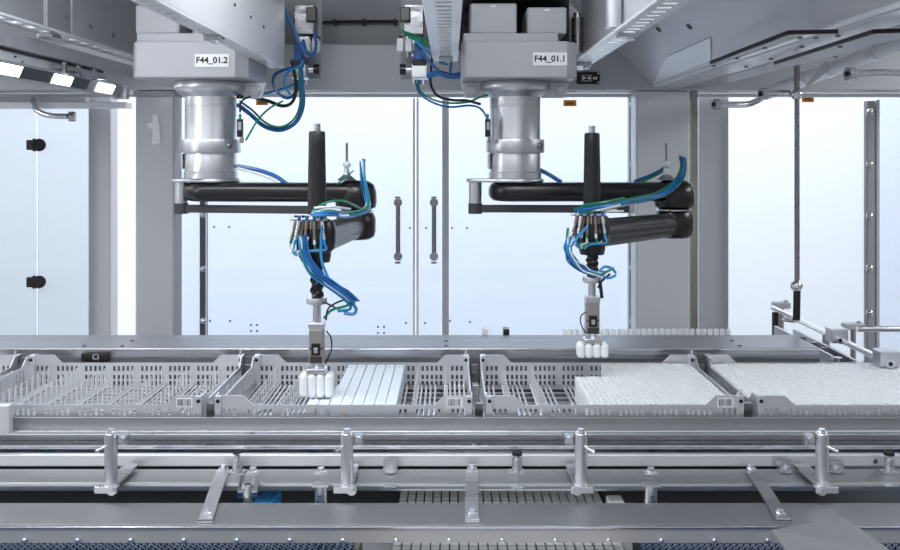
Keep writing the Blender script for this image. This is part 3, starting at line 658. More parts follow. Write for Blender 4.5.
hose('sensor_wire', [at(*q) for q in ((586, 312, 2.245), (581, 316, 2.24), (581, 324, 2.24), (586, 334, 2.245))], .0016, 'blackm', R2o)
# sensors on the columns
for R, px, py, Y in ((R1o, 240, 126, 2.54), (R2o, 487.5, 126, 2.53)):
    s = MB().box(X(px - 2.5, Y), X(px + 3, Y), Y - .008, Y + .008, Z(py + 11, Y), Z(py - 7, Y)).build('sensor', M['black'], R, .002)
    MB().box(X(px - 1, Y), X(px + 2, Y), Y - .0095, Y - .0082, Z(py + 4, Y), Z(py - 4, Y)).build('sensor_label', M['paint_mid'], s)
    MB().cyl(at(px, py - 7, Y), at(px, py - 12, Y), .004, n=10).build('plug', M['green' if R is R1o else 'blue'], s)
    MB().box(X(px, Y), X(px + 3.5, Y), Y - .006, Y + .006, Z(py + 17, Y), Z(py + 11.2, Y)).build('sensor_foot', M['brown'], s)

# ------------------------------------------------------------------ tubes held by the grippers
def held_tube(x, y, z0, L, r):
    mb = MB()
    mb.lathe([(r * .25, 0), (r * .7, r * .12), (r * .93, r * .4), (r, r * .8), (r, L - .006), (r * 1.0, L - .006), (r * .55, L)], (x, y, z0), n=20)
    return mb
nm = ['leftmost', 'second from left', 'third from left', 'rightmost']
for rname, T, zt0, L, Yo in (('left', T1, Z(397, 2.08), .052, -.002), ('right', T2, Z(357.5, 2.24), .046, -.002)):
    for j, dy in enumerate((-.0105, .0105)):
        for i in range(4):
            x = T.x + (i - 1.5) * .0195; y = T.y + dy + Yo
            top = (Z(372, 2.09) if rname == 'left' else Z(342, 2.25)) - .0008
            o = held_tube(x, y, zt0, top - zt0, .0096).build('sample_tube', M['tube'])
            tag(o, f'white tube held by the {rname} gripper, {nm[i]} of the {"front" if j == 0 else "back"} row', 'tube', f'tubes held by the {rname} gripper')

# ------------------------------------------------------------------ valve units
def valve_unit(label, px, Y, mirror):
    s = -1 if mirror else 1
    V = thing('valve_unit', label, 'valve', at(px, 80, Y))
    def B(name, m, a, b, ya, yb, d0=-.04, d1=.04, bev=.003, par=None):
        return MB().box(X(px + s * a, Y), X(px + s * b, Y), Y + d0, Y + d1, Z(yb, Y), Z(ya, Y)).build(name, M[m], par or V, bev)
    B('mount_plate', 'paint_mid', -14, 12, -28, 78, .042, .05, .001)
    B('valve_body', 'steel_dark', -10, 10, 6, 36)
    B('valve_block', 'alu', -8, 6, 37, 52, -.03, .04)
    B('terminal_cap', 'black', -13, -3, 10, 24, -.06, -.041)
    for a in (-16, -7.5): 
        c = B('coil', 'whiteh', a, a + 6.5, 41, 54, -.075, -.045)
        MB().cyl(at(px + s * (a + 3.2), 40.8, Y - .06), at(px + s * (a + 3.2), 36, Y - .06), .006, n=12).build('coil_plug', M['black'], c)
    B('blue_valve', 'blue', 1, 9, 44, 62, -.06, -.031)
    B('regulator_block', 'alu', -2, 14, 65, 79, -.05, .03)
    B('regulator_cap', 'black', -1, 13, 61, 67.5, -.052, -.02)
    kn = MB().cyl(at(px - s * 8, 69.5, Y - .03), at(px - s * 14, 69.5, Y - .03), .017, n=20).build('knob', M['black'], V)
    MB().cyl(at(px - s * 2.2, 69.5, Y - .03), at(px - s * 8, 69.5, Y - .03), .010, n=14).build('knob_stem', M['steel_bright'], kn)
    for k in range(4):
        c0 = px + s * (-6 + 5 * k)
        MB().cyl(at(c0, 57, Y - .03), at(c0, 53, Y - .03), .006, n=10).build('air_fitting', M['steel_bright'], V)
    for k in range(3):
        MB().cyl(at(px + s * (k * 5), 80, Y - .025), at(px + s * (k * 5), 84, Y - .025), .006, n=10).build('air_fitting', M['blue' if k % 2 else 'steel_bright'], V)
    return V
V1 = valve_unit('dark valve unit with blue hoses at the end of the left carrier rail', 306, 2.9, True)
V2 = valve_unit('valve unit with white coils beside the centre carrier rail', 414, 2.8, False)
def cable(pts, r, m, label, cat='hose', name='air_hose', group=None):
    o = MB().tube([at(*p) for p in pts], r, 8).build(name, M[m]); return tag(o, label, cat, group)
YV = 2.80
g = 'blue hoses at the left valve unit'
cable([(278, 0, YV), (285, 12, YV), (293, 28, YV), (300, 45, YV), (306, 56, YV)], .006, 'blue', 'blue hose running down in front of the left valve unit')
cable([(314, 30, YV), (316, 45, YV), (312, 56, YV), (306, 50, YV - .01), (303, 40, YV)], .005, 'blue', 'short looped blue hose on the left valve unit')
cable([(304, 66, YV), (290, 68, YV), (276, 74, YV), (273, 84, YV), (279, 94, YV), (288, 98, YV), (296, 92, YV), (301, 78, YV)], .005, 'blue', 'round blue hose coil below the left carrier rail')
cable([(301, 67, 2.77), (302, 85, 2.77), (303, 105, 2.77), (296, 122, 2.76), (281, 130, 2.72), (264, 126, 2.68), (250, 114, 2.64), (238, 105, 2.58)], .0065, 'blue', 'thick blue hose bundle hanging in a deep loop to the left robot column')
cable([(299, 67, 2.76), (299.5, 85, 2.76), (300, 104, 2.76), (294, 119, 2.75), (281, 127, 2.71), (266, 123, 2.67), (252, 110, 2.63), (240, 101.5, 2.57)], .0035, 'green', 'green hose running along the thick blue loop at left')
cable([(293, 66, 2.79), (296, 85, 2.79), (293, 101, 2.78), (283, 106, 2.76), (268, 101, 2.72), (252, 97, 2.66), (238, 97, 2.58)], .0055, 'blackm', 'black cable sagging from left valve unit to the robot', 'cable', 'cable')
cable([(283, 101, 2.69), (270, 108, 2.665), (258, 120, 2.61), (246, 140, 2.55)], .003, 'green', 'thin dark green wire reaching the sensor on the left column', 'cable', 'cable')
cable([(240, 112, 2.535), (241, 102, 2.56), (250, 97, 2.60), (262, 98, 2.66)], .0028, 'blackm', 'thin black wire above the sensor on the left column', 'cable', 'cable')
cable([(262, 94, 2.82), (275, 91, 2.82), (290, 86, 2.81), (300, 80, 2.80)], .004, 'lblue', 'thin light blue hose below the left carrier rail')
cable([(303, 60, 2.78), (300, 66, 2.78), (288, 72, 2.78), (284, 84, 2.78), (290, 94, 2.78)], .004, 'lblue', 'thin light blue hose looping inside the blue coil')
cable([(401, 31, 2.70), (415, 36, 2.70), (430, 42, 2.68), (448, 47, 2.64)], .0048, 'green', 'thick green hose crossing the valve unit at centre, upper')
cable([(408, 36, 2.69), (420, 42, 2.69), (434, 49, 2.67), (447, 53, 2.63)], .0048, 'green', 'thick green hose crossing the valve unit at centre, lower')
cable([(415, 40, 2.68), (428, 52, 2.66), (440, 62, 2.63), (448, 64, 2.62)], .004, 'lblue', 'thin blue hose running right from the centre valve unit, upper')
cable([(420, 50, 2.64), (430, 62, 2.62), (440, 72, 2.60), (449, 75, 2.59)], .004, 'blue', 'thin blue hose running right from the centre valve unit, lower')
cable([(450, 52, 2.63), (451, 62, 2.62), (450, 74, 2.62)], .004, 'lblue', 'thin blue hose hanging below the black tie at centre')
cable([(428, 76, 2.66), (438, 73, 2.64), (450, 76, 2.62), (461, 75, 2.60)], .009, 'blue', 'thick blue hose bundle entering the right robot base')
cable([(418, 82, 2.72), (421, 92, 2.72), (434, 100, 2.70), (450, 103, 2.66), (468, 102, 2.60), (480, 97, 2.55), (488, 95, 2.53)], .0032, 'green', 'green and blue hose sagging from centre valve unit to the right column')
cable([(416, 83, 2.715), (420, 94, 2.715), (434, 103, 2.69), (450, 107, 2.65), (470, 105.5, 2.585), (481, 109, 2.535), (487, 118, 2.52)], .0032, 'blue', 'dark blue hose curving to the sensor on the right column')
cable([(433, 48, 2.74), (431, 70, 2.74), (431, 85, 2.74), (438, 96, 2.72), (452, 100, 2.66), (466, 100.5, 2.58), (480, 104, 2.515)], .004, 'blackm', 'black cable hanging from centre rail to the right robot column', 'cable', 'cable')
tag(MB().lathe([(.012, -.016), (.022, -.012), (.024, .0), (.022, .012), (.012, .016)], at(450, 49, 2.60), (.3, .2, 1)).build('cable_tie', M['black']), 'black cable tie bundling green hoses at the centre rail end', 'tie')
# dark drive cylinder on right rail
k = thing('drive_cylinder', 'dark upright cylinder above the right carrier rail', 'cylinder', at(582, 55, 2.84))
MB().cyl(at(577.5, 53, 2.70), at(577.5, 18, 2.70), .018, n=20).build('barrel', M['steel_dark'], k)
MB().cyl(at(577.5, 18, 2.70), at(577.5, 13, 2.70), .012, n=16).build('piston_rod', M['steel'], k)
MB().cyl(at(613, 28, 2.1), at(613, -8, 2.1), .020, n=20).build('drum', M['alu'], k)

# ------------------------------------------------------------------ rear shelf
sh = thing('rear_shelf', 'long flat steel shelf plate behind the trays', 'shelf', (-.5, 2.54, 1.0))
zs = Z(348, 2.45)
MB().box(-2.2, X(820, 2.45), 2.45, 2.627, zs - .004, zs).build('top_plate', M['shelf'], sh, .0015)
MB().box(-2.2, X(820, 2.45), 2.452, 2.458, 1.046, zs - .0045).build('front_lip', M['steel'], sh)
MB().box(-2.2, X(820, 2.45), 2.452, 2.456, .81, 1.0455).build('slot_dark_backing', M['paint_dark'], sh)  # dark sheet added behind the trays so their slots read as shaded
MB().box(-2.2, X(820, 2.45) - .002, 2.446, 2.4499, zs - .006, zs - .001).build('edge_rim', M['steel_bright'], sh, .001)
for px, py in ((122, 346), (132, 341), (446, 341), (446, 346), (732, 341), (740, 346), (84, 346)):
    p = on_z(px, py, zs + .0002); MB().cyl(p, p + Vector((0, 0, .003)), .005, n=12).build('screw', M['steel_dark'], sh)
k = thing('sensor_box', 'small black sensor box under the rear shelf at left', 'sensor', at(95, 361, 2.435))
MB().box(X(82, 2.44), X(109, 2.44), 2.432, 2.4455, Z(361, 2.44), Z(353, 2.44)).build('box', M['black'], k, .002)
mb = MB()
for a, b, c, d in ((92.5, 99, 354, 355), (92.5, 93.7, 354, 359.5), (97.8, 99, 354, 360.5), (94, 99, 358.5, 359.5)): mb.box(X(a, 2.43), X(b, 2.43), 2.430, 2.4318, Z(d, 2.43), Z(c, 2.43))
mb.build('connector_frame', M['steel_bright'], k)
# rear conveyor with a row of white tubes
rc = thing('rear_conveyor', 'narrow conveyor behind the rear shelf carrying a row of white tubes', 'conveyor', (0, 2.76, .98))
MB().box(-1.6, 1.02, 2.70, 2.82, .98, 1.02).build('belt_bed', M['paint_white'], rc, .003)
MB().box(-1.6, 1.02, 2.83, 2.836, .98, 1.025).build('side_guide', M['steel'], rc, .001)
mbp = MB().lathe([(.0062, 0), (.0072, .002), (.0072, .046), (.0058, .048)], (0, 0, 0), n=14)
proto = None
for k in range(28):
    px = 565 + k * 6.05
    if proto is None: proto = o = mbp.build('sample_tube', M['tube'])
    else: o = proto.copy(); C.objects.link(o)
    o.location = (X(px, 2.75), 2.75, 1.0205)
    tag(o, 'white tube in the row peeking above the back edge of the rear shelf', 'tube', 'row of tubes behind the rear shelf')
for px, lb in ((485, 'pale fixture block'), (506, 'dark fixture block')):
    tag(MB().box(X(px - 3, 2.66), X(px + 3, 2.66), 2.64, 2.68, .97, Z(328, 2.66)).build('fixture_block', M['paint_white' if px < 500 else 'black'], bevel=.002), f'{lb} behind the rear shelf at centre', 'block')

# right guide rail
g = thing('guide_rail', 'steel guide rail running back at the right with clamp blocks', 'rail', (1.149, 2.8, 1.0))
zg = 1.056
MB().cyl((1.149, 2.36, zg), (1.149, 3.2, zg), .009, n=16).build('rail_bar', M['steel_bright'], g)
MB().box(1.140, 1.158, 3.17, 3.19, .001, zg - .012).build('far_post', M['blackm'], g, .002)
MB().cyl((1.149, 2.75, .001), (1.149, 2.75, zg - .005), .011, n=14).build('near_post', M['steel'], g)
for yy in (2.36, 2.66):
    b = MB().box(1.118, 1.168, yy - .025, yy + .025, zg - .0085, zg + .034).build('clamp_block', M['alu'], g, .004)
    MB().cyl((1.140, yy - .0255, zg + .003), (1.140, yy - .032, zg + .003), .012, n=18).build('screw', M['steel_bright'], b)
    MB().cyl((1.140, yy - .0322, zg + .003), (1.140, yy - .033, zg + .003), .006, n=6).build('hex_socket', M['blackm'], b)
MB().lathe([(.028, -.004), (.03, 0), (.028, .004)], at(791, 320, 3.05), (0, 0, 1), 20).build('disc_foot', M['steel'], g)
tag(MB().cyl(at(857, 329, 2.95), at(912, 329, 2.95), .010, n=14).build('cross_rod', M['steel_bright']), 'horizontal steel rod at right behind the guide rail', 'rod')
k = thing('side_channel', 'dark narrow channel beside the right end of the rear shelf', 'channel', (1.06, 2.6, .98))
MB().box(1.025, 1.034, 2.4215, 2.85, .90, 1.06).build('inner_wall', M['steel'], k, .002)
MB().box(1.085, 1.094, 2.4215, 2.85, .90, 1.05).build('outer_wall', M['steel'], k, .002)
MB().box(1.035, 1.084, 2.43, 2.85, .90, 1.0).build('channel_floor', M['steel'], k)
MB().cyl((1.06, 2.46, 1.0005), (1.06, 2.46, 1.047), .012, n=16).build('roller', M['steel_bright'], k)
for yq in (2.55, 2.62, 2.7): MB().cyl((1.06, yq, 1.0005), (1.06, yq, 1.055), .008, n=12).build('peg', M['steel_dark'], k)

YF = 3.3
for px, py, wd, lb in ((781, 305, 8, 'small pale fixture block behind the far end of the guide rail'), (853, 326, 10, 'small pale fixture block behind the near clamp block')):
    f_ = thing('fixture_block', lb, 'block', (X(px, YF), YF, 0))
    MB().box(X(px - wd, YF), X(px + wd, YF), YF - .02, YF + .02, Z(py + 3, YF), Z(py - 3, YF)).build('block_body', M['paint'], f_, .003)
    MB().cyl((X(px, YF), YF, .001), (X(px, YF), YF, Z(py + 3, YF) - .0003), .01, n=12).build('stand', M['steel'], f_)
    MB().cyl(at(px + wd * .6, py - 3, YF) + Vector((0, 0, .0003)), at(px + wd * .6, py - 5, YF), .008, n=12).build('knob', M['alu'], f_)

# ------------------------------------------------------------------ trays
def perf(mb, plane, c0, c1, u0, u1, z0, z1, rows, slots, sw):
    def b(ua, ub, za, zb):
        if ub - ua < 1e-5 or zb - za < 1e-5: return
        if plane == 'x': mb.box(ua, ub, c0, c1, za, zb)
        else: mb.box(c0, c1, ua, ub, za, zb)
    z = z0
    for ra, rb_ in rows:
        b(u0, u1, z, ra); u = u0
        for s in slots:
            b(u, s - sw / 2, ra, rb_); u = s + sw / 2
        b(u, u1, ra, rb_); z = rb_
    b(u0, u1, z, z1)
def slotset(cx):
    res = []
    for gidx in range(8):
        base = cx - .2625 + gidx * .075; n = 3 if gidx in (0, 7) else 5
        for k in range(n): res.append(base + (k - (n - 1) / 2) * .0122 + (.008 if gidx == 0 else (-.008 if gidx == 7 else 0)))
    return res
ZB, ZR, ZHI = .978, 1.0444, 1.0655
HW = .286
tc0 = -.836  # centre of the reference tray (third divider spacing)
def make_tray(cx, label):
    y0, y1 = 2.0, 2.41
    t = thing('sorting_tray', label, 'tray', (cx, (y0 + y1) / 2, ZB), 'steel sorting trays in a row')
    sl = slotset(cx); th = .0035
    for nme, a, b in (('front_wall', y0, y0 + th), ('back_wall', y1 - th, y1)):
        mb = MB(); perf(mb, 'x', a, b, cx - HW, cx + HW, ZB, ZR, [(.984, .996), (1.0, 1.012), (1.022, 1.036)] if nme == 'back_wall' else [(.99, 1.005), (1.0215, 1.0365)], sl, .0062)
        for s in (-1, 1):
            mb.prism([(cx + s * HW, ZR), (cx + s * (HW - .085), ZR), (cx + s * (HW - .062), ZHI), (cx + s * HW, ZHI)], 'xz', a, b)
        mb.build(nme, M['tray'], t)
    ys = [y0 + .03 + k * .0175 for k in range(21) if k % 7 != 6]
    for s in (-1, 1):
        mb = MB(); xa, xb = sorted((cx + s * HW, cx + s * (HW - th)))
        perf(mb, 'y', xa, xb, y0 + th, y1 - th, ZB, ZR - .001, [(.984, .996), (1.004, 1.034)], ys, .010)
        for ya, yb, yc in ((y0 + th, y0 + .03, y0 + .055), (y1 - th, y1 - .03, y1 - .055)):
            mb.prism([(ya, ZR - .001), (yc, ZR - .001), (yb, ZHI), (ya, ZHI)] if ya < yc else [(ya, ZHI), (yb, ZHI), (yc, ZR - .001), (ya, ZR - .001)], 'yz', xa, xb)
        mb.build('side_wall', M['tray'], t)
        for yy in (y0 - .006, y1 - .016):
            px_ = cx + s * (HW - .0075)
            p = MB().box(px_ - .0075, px_ + .0075, yy, yy + .022 if yy > 2.2 else yy + .0055, 1.004, ZHI + .001).build('corner_post', M['tray'], t, .0015)
            MB().cyl((px_, yy - .0003, ZHI - .011), (px_, yy - .002, ZHI - .011), .0042, n=14).build('post_hole', M['blackm'], p)
            if s > 0 or yy < 2.2 and False:
                MB().lathe([(.003, 0), (.0042, .004), (.003, .008), (.0022, .013)], (px_, yy + .004, ZHI + .001), n=12).build('pin', M['steel_bright'], p)
    # floor grate
    mb = MB()
    for gidx in range(8):
        bx = cx - .2625 + gidx * .075
        for q in (-.026, -.014, -.002, .010): mb.box(bx + q - .0025, bx + q + .0025, y0 + th, y1 - th, ZB + .002, ZB + .008)
    for k in range(9): mb.box(cx - HW + th, cx + HW - th, y0 + .012 + k * .046, y0 + .015 + k * .046, ZB + .002, ZB + .006)
    mb.build('floor_grate', M['tray'], t)
    return t
def comb(t, x):
    mb = MB(); y0, y1 = 2.008, 2.40
    mb.box(x - .0009, x + .0009, y0, y1, ZB + .009, ZB + .020)
    y = y0 + .006
    while y < y1 - .01:
        mb.box(x - .0012, x + .0012, y, y + .0085, ZB + .020, ZB + .058); y += .030
    mb.box(x - .005, x + .005, y0, y1, ZB + .0085, ZB + .0098)
    return mb.build('comb_divider', M['comb'], t)
tx = [-.836 - .6, -.836, -.236, .366, .968]
labels = ['sorting tray cut off by the left edge of the photo', 'empty sorting tray with comb dividers at left', 'sorting tray with pale flat strips under the left robot',
          'half empty sorting tray under the right robot gripper', 'sorting tray full of white tubes at the right end']
t0 = make_tray(tx[1], labels[1]); trays = [None] * 5; trays[1] = t0
for i in (0, 2, 3, 4):
    t = copy_tree(t0); t.location.x = tx[i]; t['label'] = labels[i]; trays[i] = t
def combs(i, lo, hi):
    first = None
    for gidx in range(7):
        x = tx[i] - .225 + gidx * .075
        if lo < x < hi: comb(trays[i], x)
combs(1, -9, 9); combs(0, tx[0] + .05, 9); combs(2, -9, -.38); combs(2, -.10, 9); combs(3, -9, .29)
# barcodes on the raised front corner
def barcode(i, m):
    t = trays[i]; x1 = tx[i] + HW - .022; x0 = x1 - .036; y = 1.9993
    b = MB().box(x0, x1, y - .0008, y, 1.040, 1.0605).build('barcode_label', m, t)
    mk = MB(); x = x0 + .003
    while x < x1 - .004:
        wd = random.choice((.0006, .0009, .0014)); mk.box(x, x + wd, y - .0012, y - .0009, 1.043, 1.058); x += wd + random.choice((.0008, .0013, .0018))
    mk.build('printed_bars', M['ink'], b)
for i in (1, 2, 3): barcode(i, M['label'])
# coupling blocks between neighbouring trays
for k in range(4):
    xm = (tx[k] + tx[k + 1]) / 2
    nmz = ['at the far left', 'between the left and middle trays', 'in the middle below the mullion', 'right of the right robot']
    cpl = thing('tray_coupling', 'dark coupling plates in the gap ' + nmz[k], 'coupling', (xm, 2.2, .959))
    MB().box(xm - .010, xm + .010, 2.004, 2.40, .959, .985).build('base_strip', M['steel_dark'], cpl)
    for yy in (2.012, 2.385):
        MB().box(xm - .009, xm + .009, yy, yy + .008, .9852, 1.045).build('coupling_plate', M['steel_dark'], cpl, .001)
    MB().box(xm - .0085, xm + .0085, 2.30, 2.33, .9852, 1.012).build('latch_block', M['steel'], cpl, .002)

# pale strips in tray 2
mbs = MB(); Ls = .378
mbs.box(-.0119, .0119, 0, Ls, .001, .056)
for q in (.03, .345): mbs.cyl((0, q, .056), (0, q, .0575), .003, n=10)
ps = None; names6 = ['first from left', 'second from left', 'third from left', 'fourth from left', 'fifth from left', 'rightmost']
for k in range(6):
    if ps is None: ps = o = mbs.build('tube_strip', M['strip'], bevel=.0015)
    else: o = ps.copy(); C.objects.link(o)
    o.location.x = -.258 + k * .0252; o.location.y = 2.206; o.location.z = ZB + .0095
    tag(o, f'long pale flat strip in the tray under the left robot, {names6[k]}', 'strip', 'pale strips in the tray')
for k in range(2):
    o = MB().box(-.0119, .0119, 0, .066, 0, .050).build('tube_strip', M['strip'], bevel=.0015); o.location = (-.312 + k * .0256, 2.041, ZB + .0095)
    tag(o, f'short pale strip in front of the left gripper, {"left" if k == 0 else "right"} one', 'strip', 'short strips by the left gripper')

# full trays of tubes
P = .0125
tb = MB().lathe([(.0040, 0), (.0053, .002), (.0056, .048), (.0060, .0525), (.0060, .0580), (.0046, .0580), (.0044, .050)], (0, 0, 0), n=10)
def rest(name, pts, label):
    verts, faces, smo = [], [], []
    mb = MB()
    for (x, y, z) in pts:
        n = len(mb.v); mb.v += [v + Vector((x, y, z)) for v in tb.v]
        mb.f += [[i + n for i in f] for f in tb.f]; mb.sm += tb.sm
    o = mb.build(name, M['tube']); tag(o, label, 'tube', kind='stuff'); return o
tp = None
def fill(i, xa, xb, nind, lab, grp, skip=lambda x, y: False):
    global tp
    near, far = [], []; n = 0; row = 0; y = 2.0115
    while y < 2.392:
        x = xa
        while x < xb:
            if not skip(x, y):
                p = (x + random.uniform(-.0007, .0007), y + random.uniform(-.0007, .0007), ZB + .0085 + random.uniform(0, .0022))
                inv = abs(x * F / y) < 446
                (near if row < nind and inv else far).append(p)
            x += P
        y += P; row += 1
    for p in near:
        if tp is None: tp = o = tb.build('sample_tube', M['tube'])
        else: o = tp.copy(); C.objects.link(o)
        o.location = p; tag(o, lab, 'tube', grp)
    rest('sample_tube', far, 'rear rows of ' + grp)
fill(3, .318, .642, 6, 'white tube in the front rows of the half filled tray left of the last divider', 'white tubes in the half filled tray', lambda x, y: y > 2.26 and x < .40)
fill(4, .694, 1.24, 6, 'white tube in the front rows of the full tray right of the last divider', 'white tubes in the full tray at the right end')

# ------------------------------------------------------------------ front rails
XL, XR = -1.6, 1.6
r = thing('tray_support_rail', 'steel channel rail directly below the row of trays', 'rail', (0, 1.985, .98))
MB().box(XL, XR, 1.975, 1.981, Z(437, 1.975), Z(417.5, 1.975)).build('channel_face', M['steel_matt'], r, .001)
MB().box(XL, XR, 1.9812, 2.42, .950, .9585).build('tray_bed', M['paint_dark'], r)
MB().box(XL, XR, 1.958, 1.9745, Z(435.5, 1.958), Z(430.5, 1.958)).build('bright_lip', M['steel_bright'], r, .003)
MB().box(XL, XR, 2.03, 2.036, .90, .9495).build('recess_plate', M['steel_dark'], r)
MB().box(XL, XR, 1.990, 1.994, .959, .9775).build('gap_shade_strip', M['steel_dark'], r)  # dark strip added to put shade into the gap below the rail
r = thing('guide_strip', 'thin bright steel strip under the tray rail', 'rail', (0, 1.97, .95))
MB().box(XL, XR, 1.955, 1.988, Z(449.5, 1.955), Z(445.5, 1.955)).build('strip_bar', M['steel_bright'], r, .002)
R2b = thing('clamp_bar', 'pale flat bar behind the broad cover', 'bar', (0, 1.95, .92))
MB().box(XL, XR, 1.938, 1.953, Z(467, 1.938), Z(454.5, 1.938)).build('flat_bar', M['bar'], R2b, .003)
MB().cyl(at(875, 461, 1.9378), at(875, 461, 1.937), .0055, n=16).build('hole', M['blackm'], R2b)
R3 = thing('conveyor_cover', 'broad matt steel cover profile in front of the trays', 'cover', (0, 1.88, .90))
z3 = Z(468.5, 1.932)
MB().box(XL, XR, 1.845, 1.934, Z(492, 1.845), z3).build('cover_profile', M['steel_matt'], R3, .006)
R4 = thing('front_plate', 'broad steel front plate with small screws along the bottom', 'plate', (0, 1.72, .88))
z4 = 1.6 - .688
MB().box(XL, XR, 1.674, 1.78, z4 - .004, z4).build('top_plate', M['steel_matt'], R4, .001)
MB().box(XL, XR, 1.672, 1.677, Z(542.5, 1.673), z4 - .0045).build('front_lip', M['lip'], R4)
MB().box(XL, XR, 1.667, 1.6715, z4 - .005, z4 - .001).build('edge_rim', M['steel_bright'], R4, .001)
for k in range(17):
    px = 25 + 53 * k
    p = at(px, 540, 1.671); MB().lathe([(.0045, 0), (.0045, .004), (.003, .005), (.003, .010)], p, (0, -1, 0), 12).build('screw', M['steel_bright'], R4)
# clamp posts
def clamp_post(px, back_px, label, side):
    Yp = 1.815; b = at(px, 485, Yp); top = Z(434.5, Yp)
    k = thing('clamp_post', label, 'post', b)
    # foot plate running back over the cover
    far = Vector((X(back_px, 1.93), 1.925, b.z + .004))
    z0 = max(b.z, z3 + .001)
    foot = MB().bar((b.x, Yp - .012, z0 + .003), (X(back_px, 1.925), 1.925, z0 + .003), .030, .006)
    foot.build('foot_plate', M['steel'], k, .001)
    MB().box(b.x - .024, b.x + .022, Yp - .028, Yp - .0135, z0 - .008, z0 + .006).build('foot_block', M['steel_bright'], k, .002)
    hexbolt((b.x + side * .012, Yp - .0282, z0 - .001), (0, -1, 0), .007, .008).build('bolt', M['steel_bright'], k)
    MB().cyl((b.x, Yp, z0 + .0062), (b.x, Yp, top), .0128, n=28).build('post_tube', M['alu'], k)
    MB().lathe([(.0128, 0), (.0128, .002), (.011, .004)], (b.x, Yp, top + .0002), n=24).build('post_cap', M['steel_bright'], k)
    hexbolt((b.x, Yp, top + .0044), (0, 0, 1), .007, .007).build('top_bolt', M['steel_bright'], k)
    pz = Z(444, Yp); d = Vector((-.8 if side > 0 else .8, -1, -.25)).normalized()
    MB().cyl(Vector((b.x, Yp, pz)) + d * .0125, Vector((b.x, Yp, pz)) + d * .034, .0038, n=12).build('cross_pin', M['steel_bright'], k)
    # clamp towards the rail
    c = MB().box(b.x + side * .014, b.x + side * .032, Yp + .001, Yp + .02, top - .022, top - .002).build('clamp_jaw', M['steel'], k, .002)
    MB().cyl((b.x + side * .024, Yp - .012, top - .008), (b.x + side * .024, Yp + .0005, top - .008), .006, n=12).build('clamp_screw', M['steel_bright'], c)
    return k
clamp_post(111, 132, 'round clamp post at the left on the broad cover', 1)
clamp_post(347, 352, 'round clamp post left of centre on the broad cover', 1)
clamp_post(581, 572, 'round clamp post right of centre on the broad cover', -1)
clamp_post(822, 800, 'round clamp post at the right on the broad cover', -1)
# bent straps
def strap(top_px, bot_px, label, m='alu'):
    Yt, Yb_ = 1.905, 1.695
    a = Vector((X(top_px, Yt), Yt, z3 + .0035)); a2 = Vector((X(top_px + (bot_px - top_px) * .25, 1.84), 1.838, z3 + .0035))
    c2 = Vector((X(top_px + (bot_px - top_px) * .6, 1.79), 1.79, z4 + .0035)); c = Vector((X(bot_px, 1.688), 1.685, z4 + .0035))
    s = thing('bent_strap', label, 'strap', c)
    mb = MB(); W = .0135
    pts = [a, a2, c2, c]; vs_ = []
    for p in pts:
        for dx, dz in ((-W, -.003), (W, -.003), (W, .003), (-W, .003)): vs_.append(p + Vector((dx, 0, dz)))
    fs = []
    for i in range(3):
        for q in range(4): fs.append((i * 4 + q, i * 4 + (q + 1) % 4, (i + 1) * 4 + (q + 1) % 4, (i + 1) * 4 + q))
    fs += [(3, 2, 1, 0), (12, 13, 14, 15)]
    mb.add(vs_, fs).build('strap_plate', M[m], s, .0012)
    hexbolt(a + Vector((0, .004, .0032)), (0, 0, 1), .0075, .009).build('upper_bolt', M['steel_bright'], s)
    hexbolt(c.lerp(c2, .25) + Vector((0, 0, .0032)), (0, 0, 1), .0068, .007).build('lower_bolt', M['steel_bright'], s)
    MB().box(c.x - W, c.x + W, c.y - .0045, c.y - .0005, c.z - .0095 + .007, c.z + .004).build('end_lip', M['steel_bright'], s)
strap(223, 206, 'bent strap at left reaching from the cover to the front plate')
strap(472, 472, 'straight strap at centre reaching from the cover to the front plate', 'steel')
strap(752, 783, 'slanted strap at right reaching from the cover to the front plate', 'steel_matt')
# small standoffs, bolts and blocks on the cover
def standoff(px, label, lever):
    Y = 1.905; x = X(px, Y); k = thing('standoff', label, 'standoff', (x, Y, z3))
    MB().box(x - .016, x + .016, Y - .012, Y + .014, z3 + .0003, z3 + .004).build('foot', M['steel'], k)
    MB().cyl((x, Y, z3 + .0042), (x, Y, z3 + .030), .0105, n=20).build('barrel', M['steel'], k)
    MB().cyl((x, Y, z3 + .0302), (x, Y, z3 + .038), .006, n=14).build('neck', M['steel_bright'], k)
    if lever: MB().bar((x - .008, Y, z3 + .042), (x + .012, Y - .006, z3 + .048), .010, .006).build('lever', M['blackm'], k, .002)
    else: MB().cyl((x, Y, z3 + .0382), (x, Y, z3 + .045), .011, n=20).build('cap', M['blackm'], k)
standoff(237.5, 'small round standoff with a dark lever behind the left strap', True)
standoff(517, 'small round standoff with dark cap right of the centre strap', False)
standoff(889, 'small round standoff at the right edge on the cover', False)
def block(px, label):
    Y = 1.912; x = X(px, Y); k = thing('bolted_block', label, 'block', (x, Y, z3))
    MB().box(x - .015, x + .015, Y - .012, Y + .012, z3 + .0005, z3 + .024).build('block_body', M['steel'], k, .001)
    hexbolt((x, Y - .0122, z3 + .010), (0, -1, 0), .007, .008).build('bolt', M['steel_bright'], k)
block(390.5, 'small square steel block with a bolt between the centre posts')
block(785.5, 'small square steel block left of the right clamp post')
block(835, 'small square steel block just right of the right clamp post')
def small_bolt(px, label, Y=1.9):
    x = X(px, Y); k = thing('bolt_clip', label, 'bolt', (x, Y, z3))
    MB().box(x - .014, x + .014, Y - .014, Y + .010, z3 + .0004, z3 + .003).build('washer_plate', M['steel'], k)
    hexbolt((x, Y, z3 + .0031), (0, 0, 1), .0075, .010).build('bolt_head', M['steel_bright'], k)
small_bolt(253, 'bolt with washer plate right of the levered standoff')
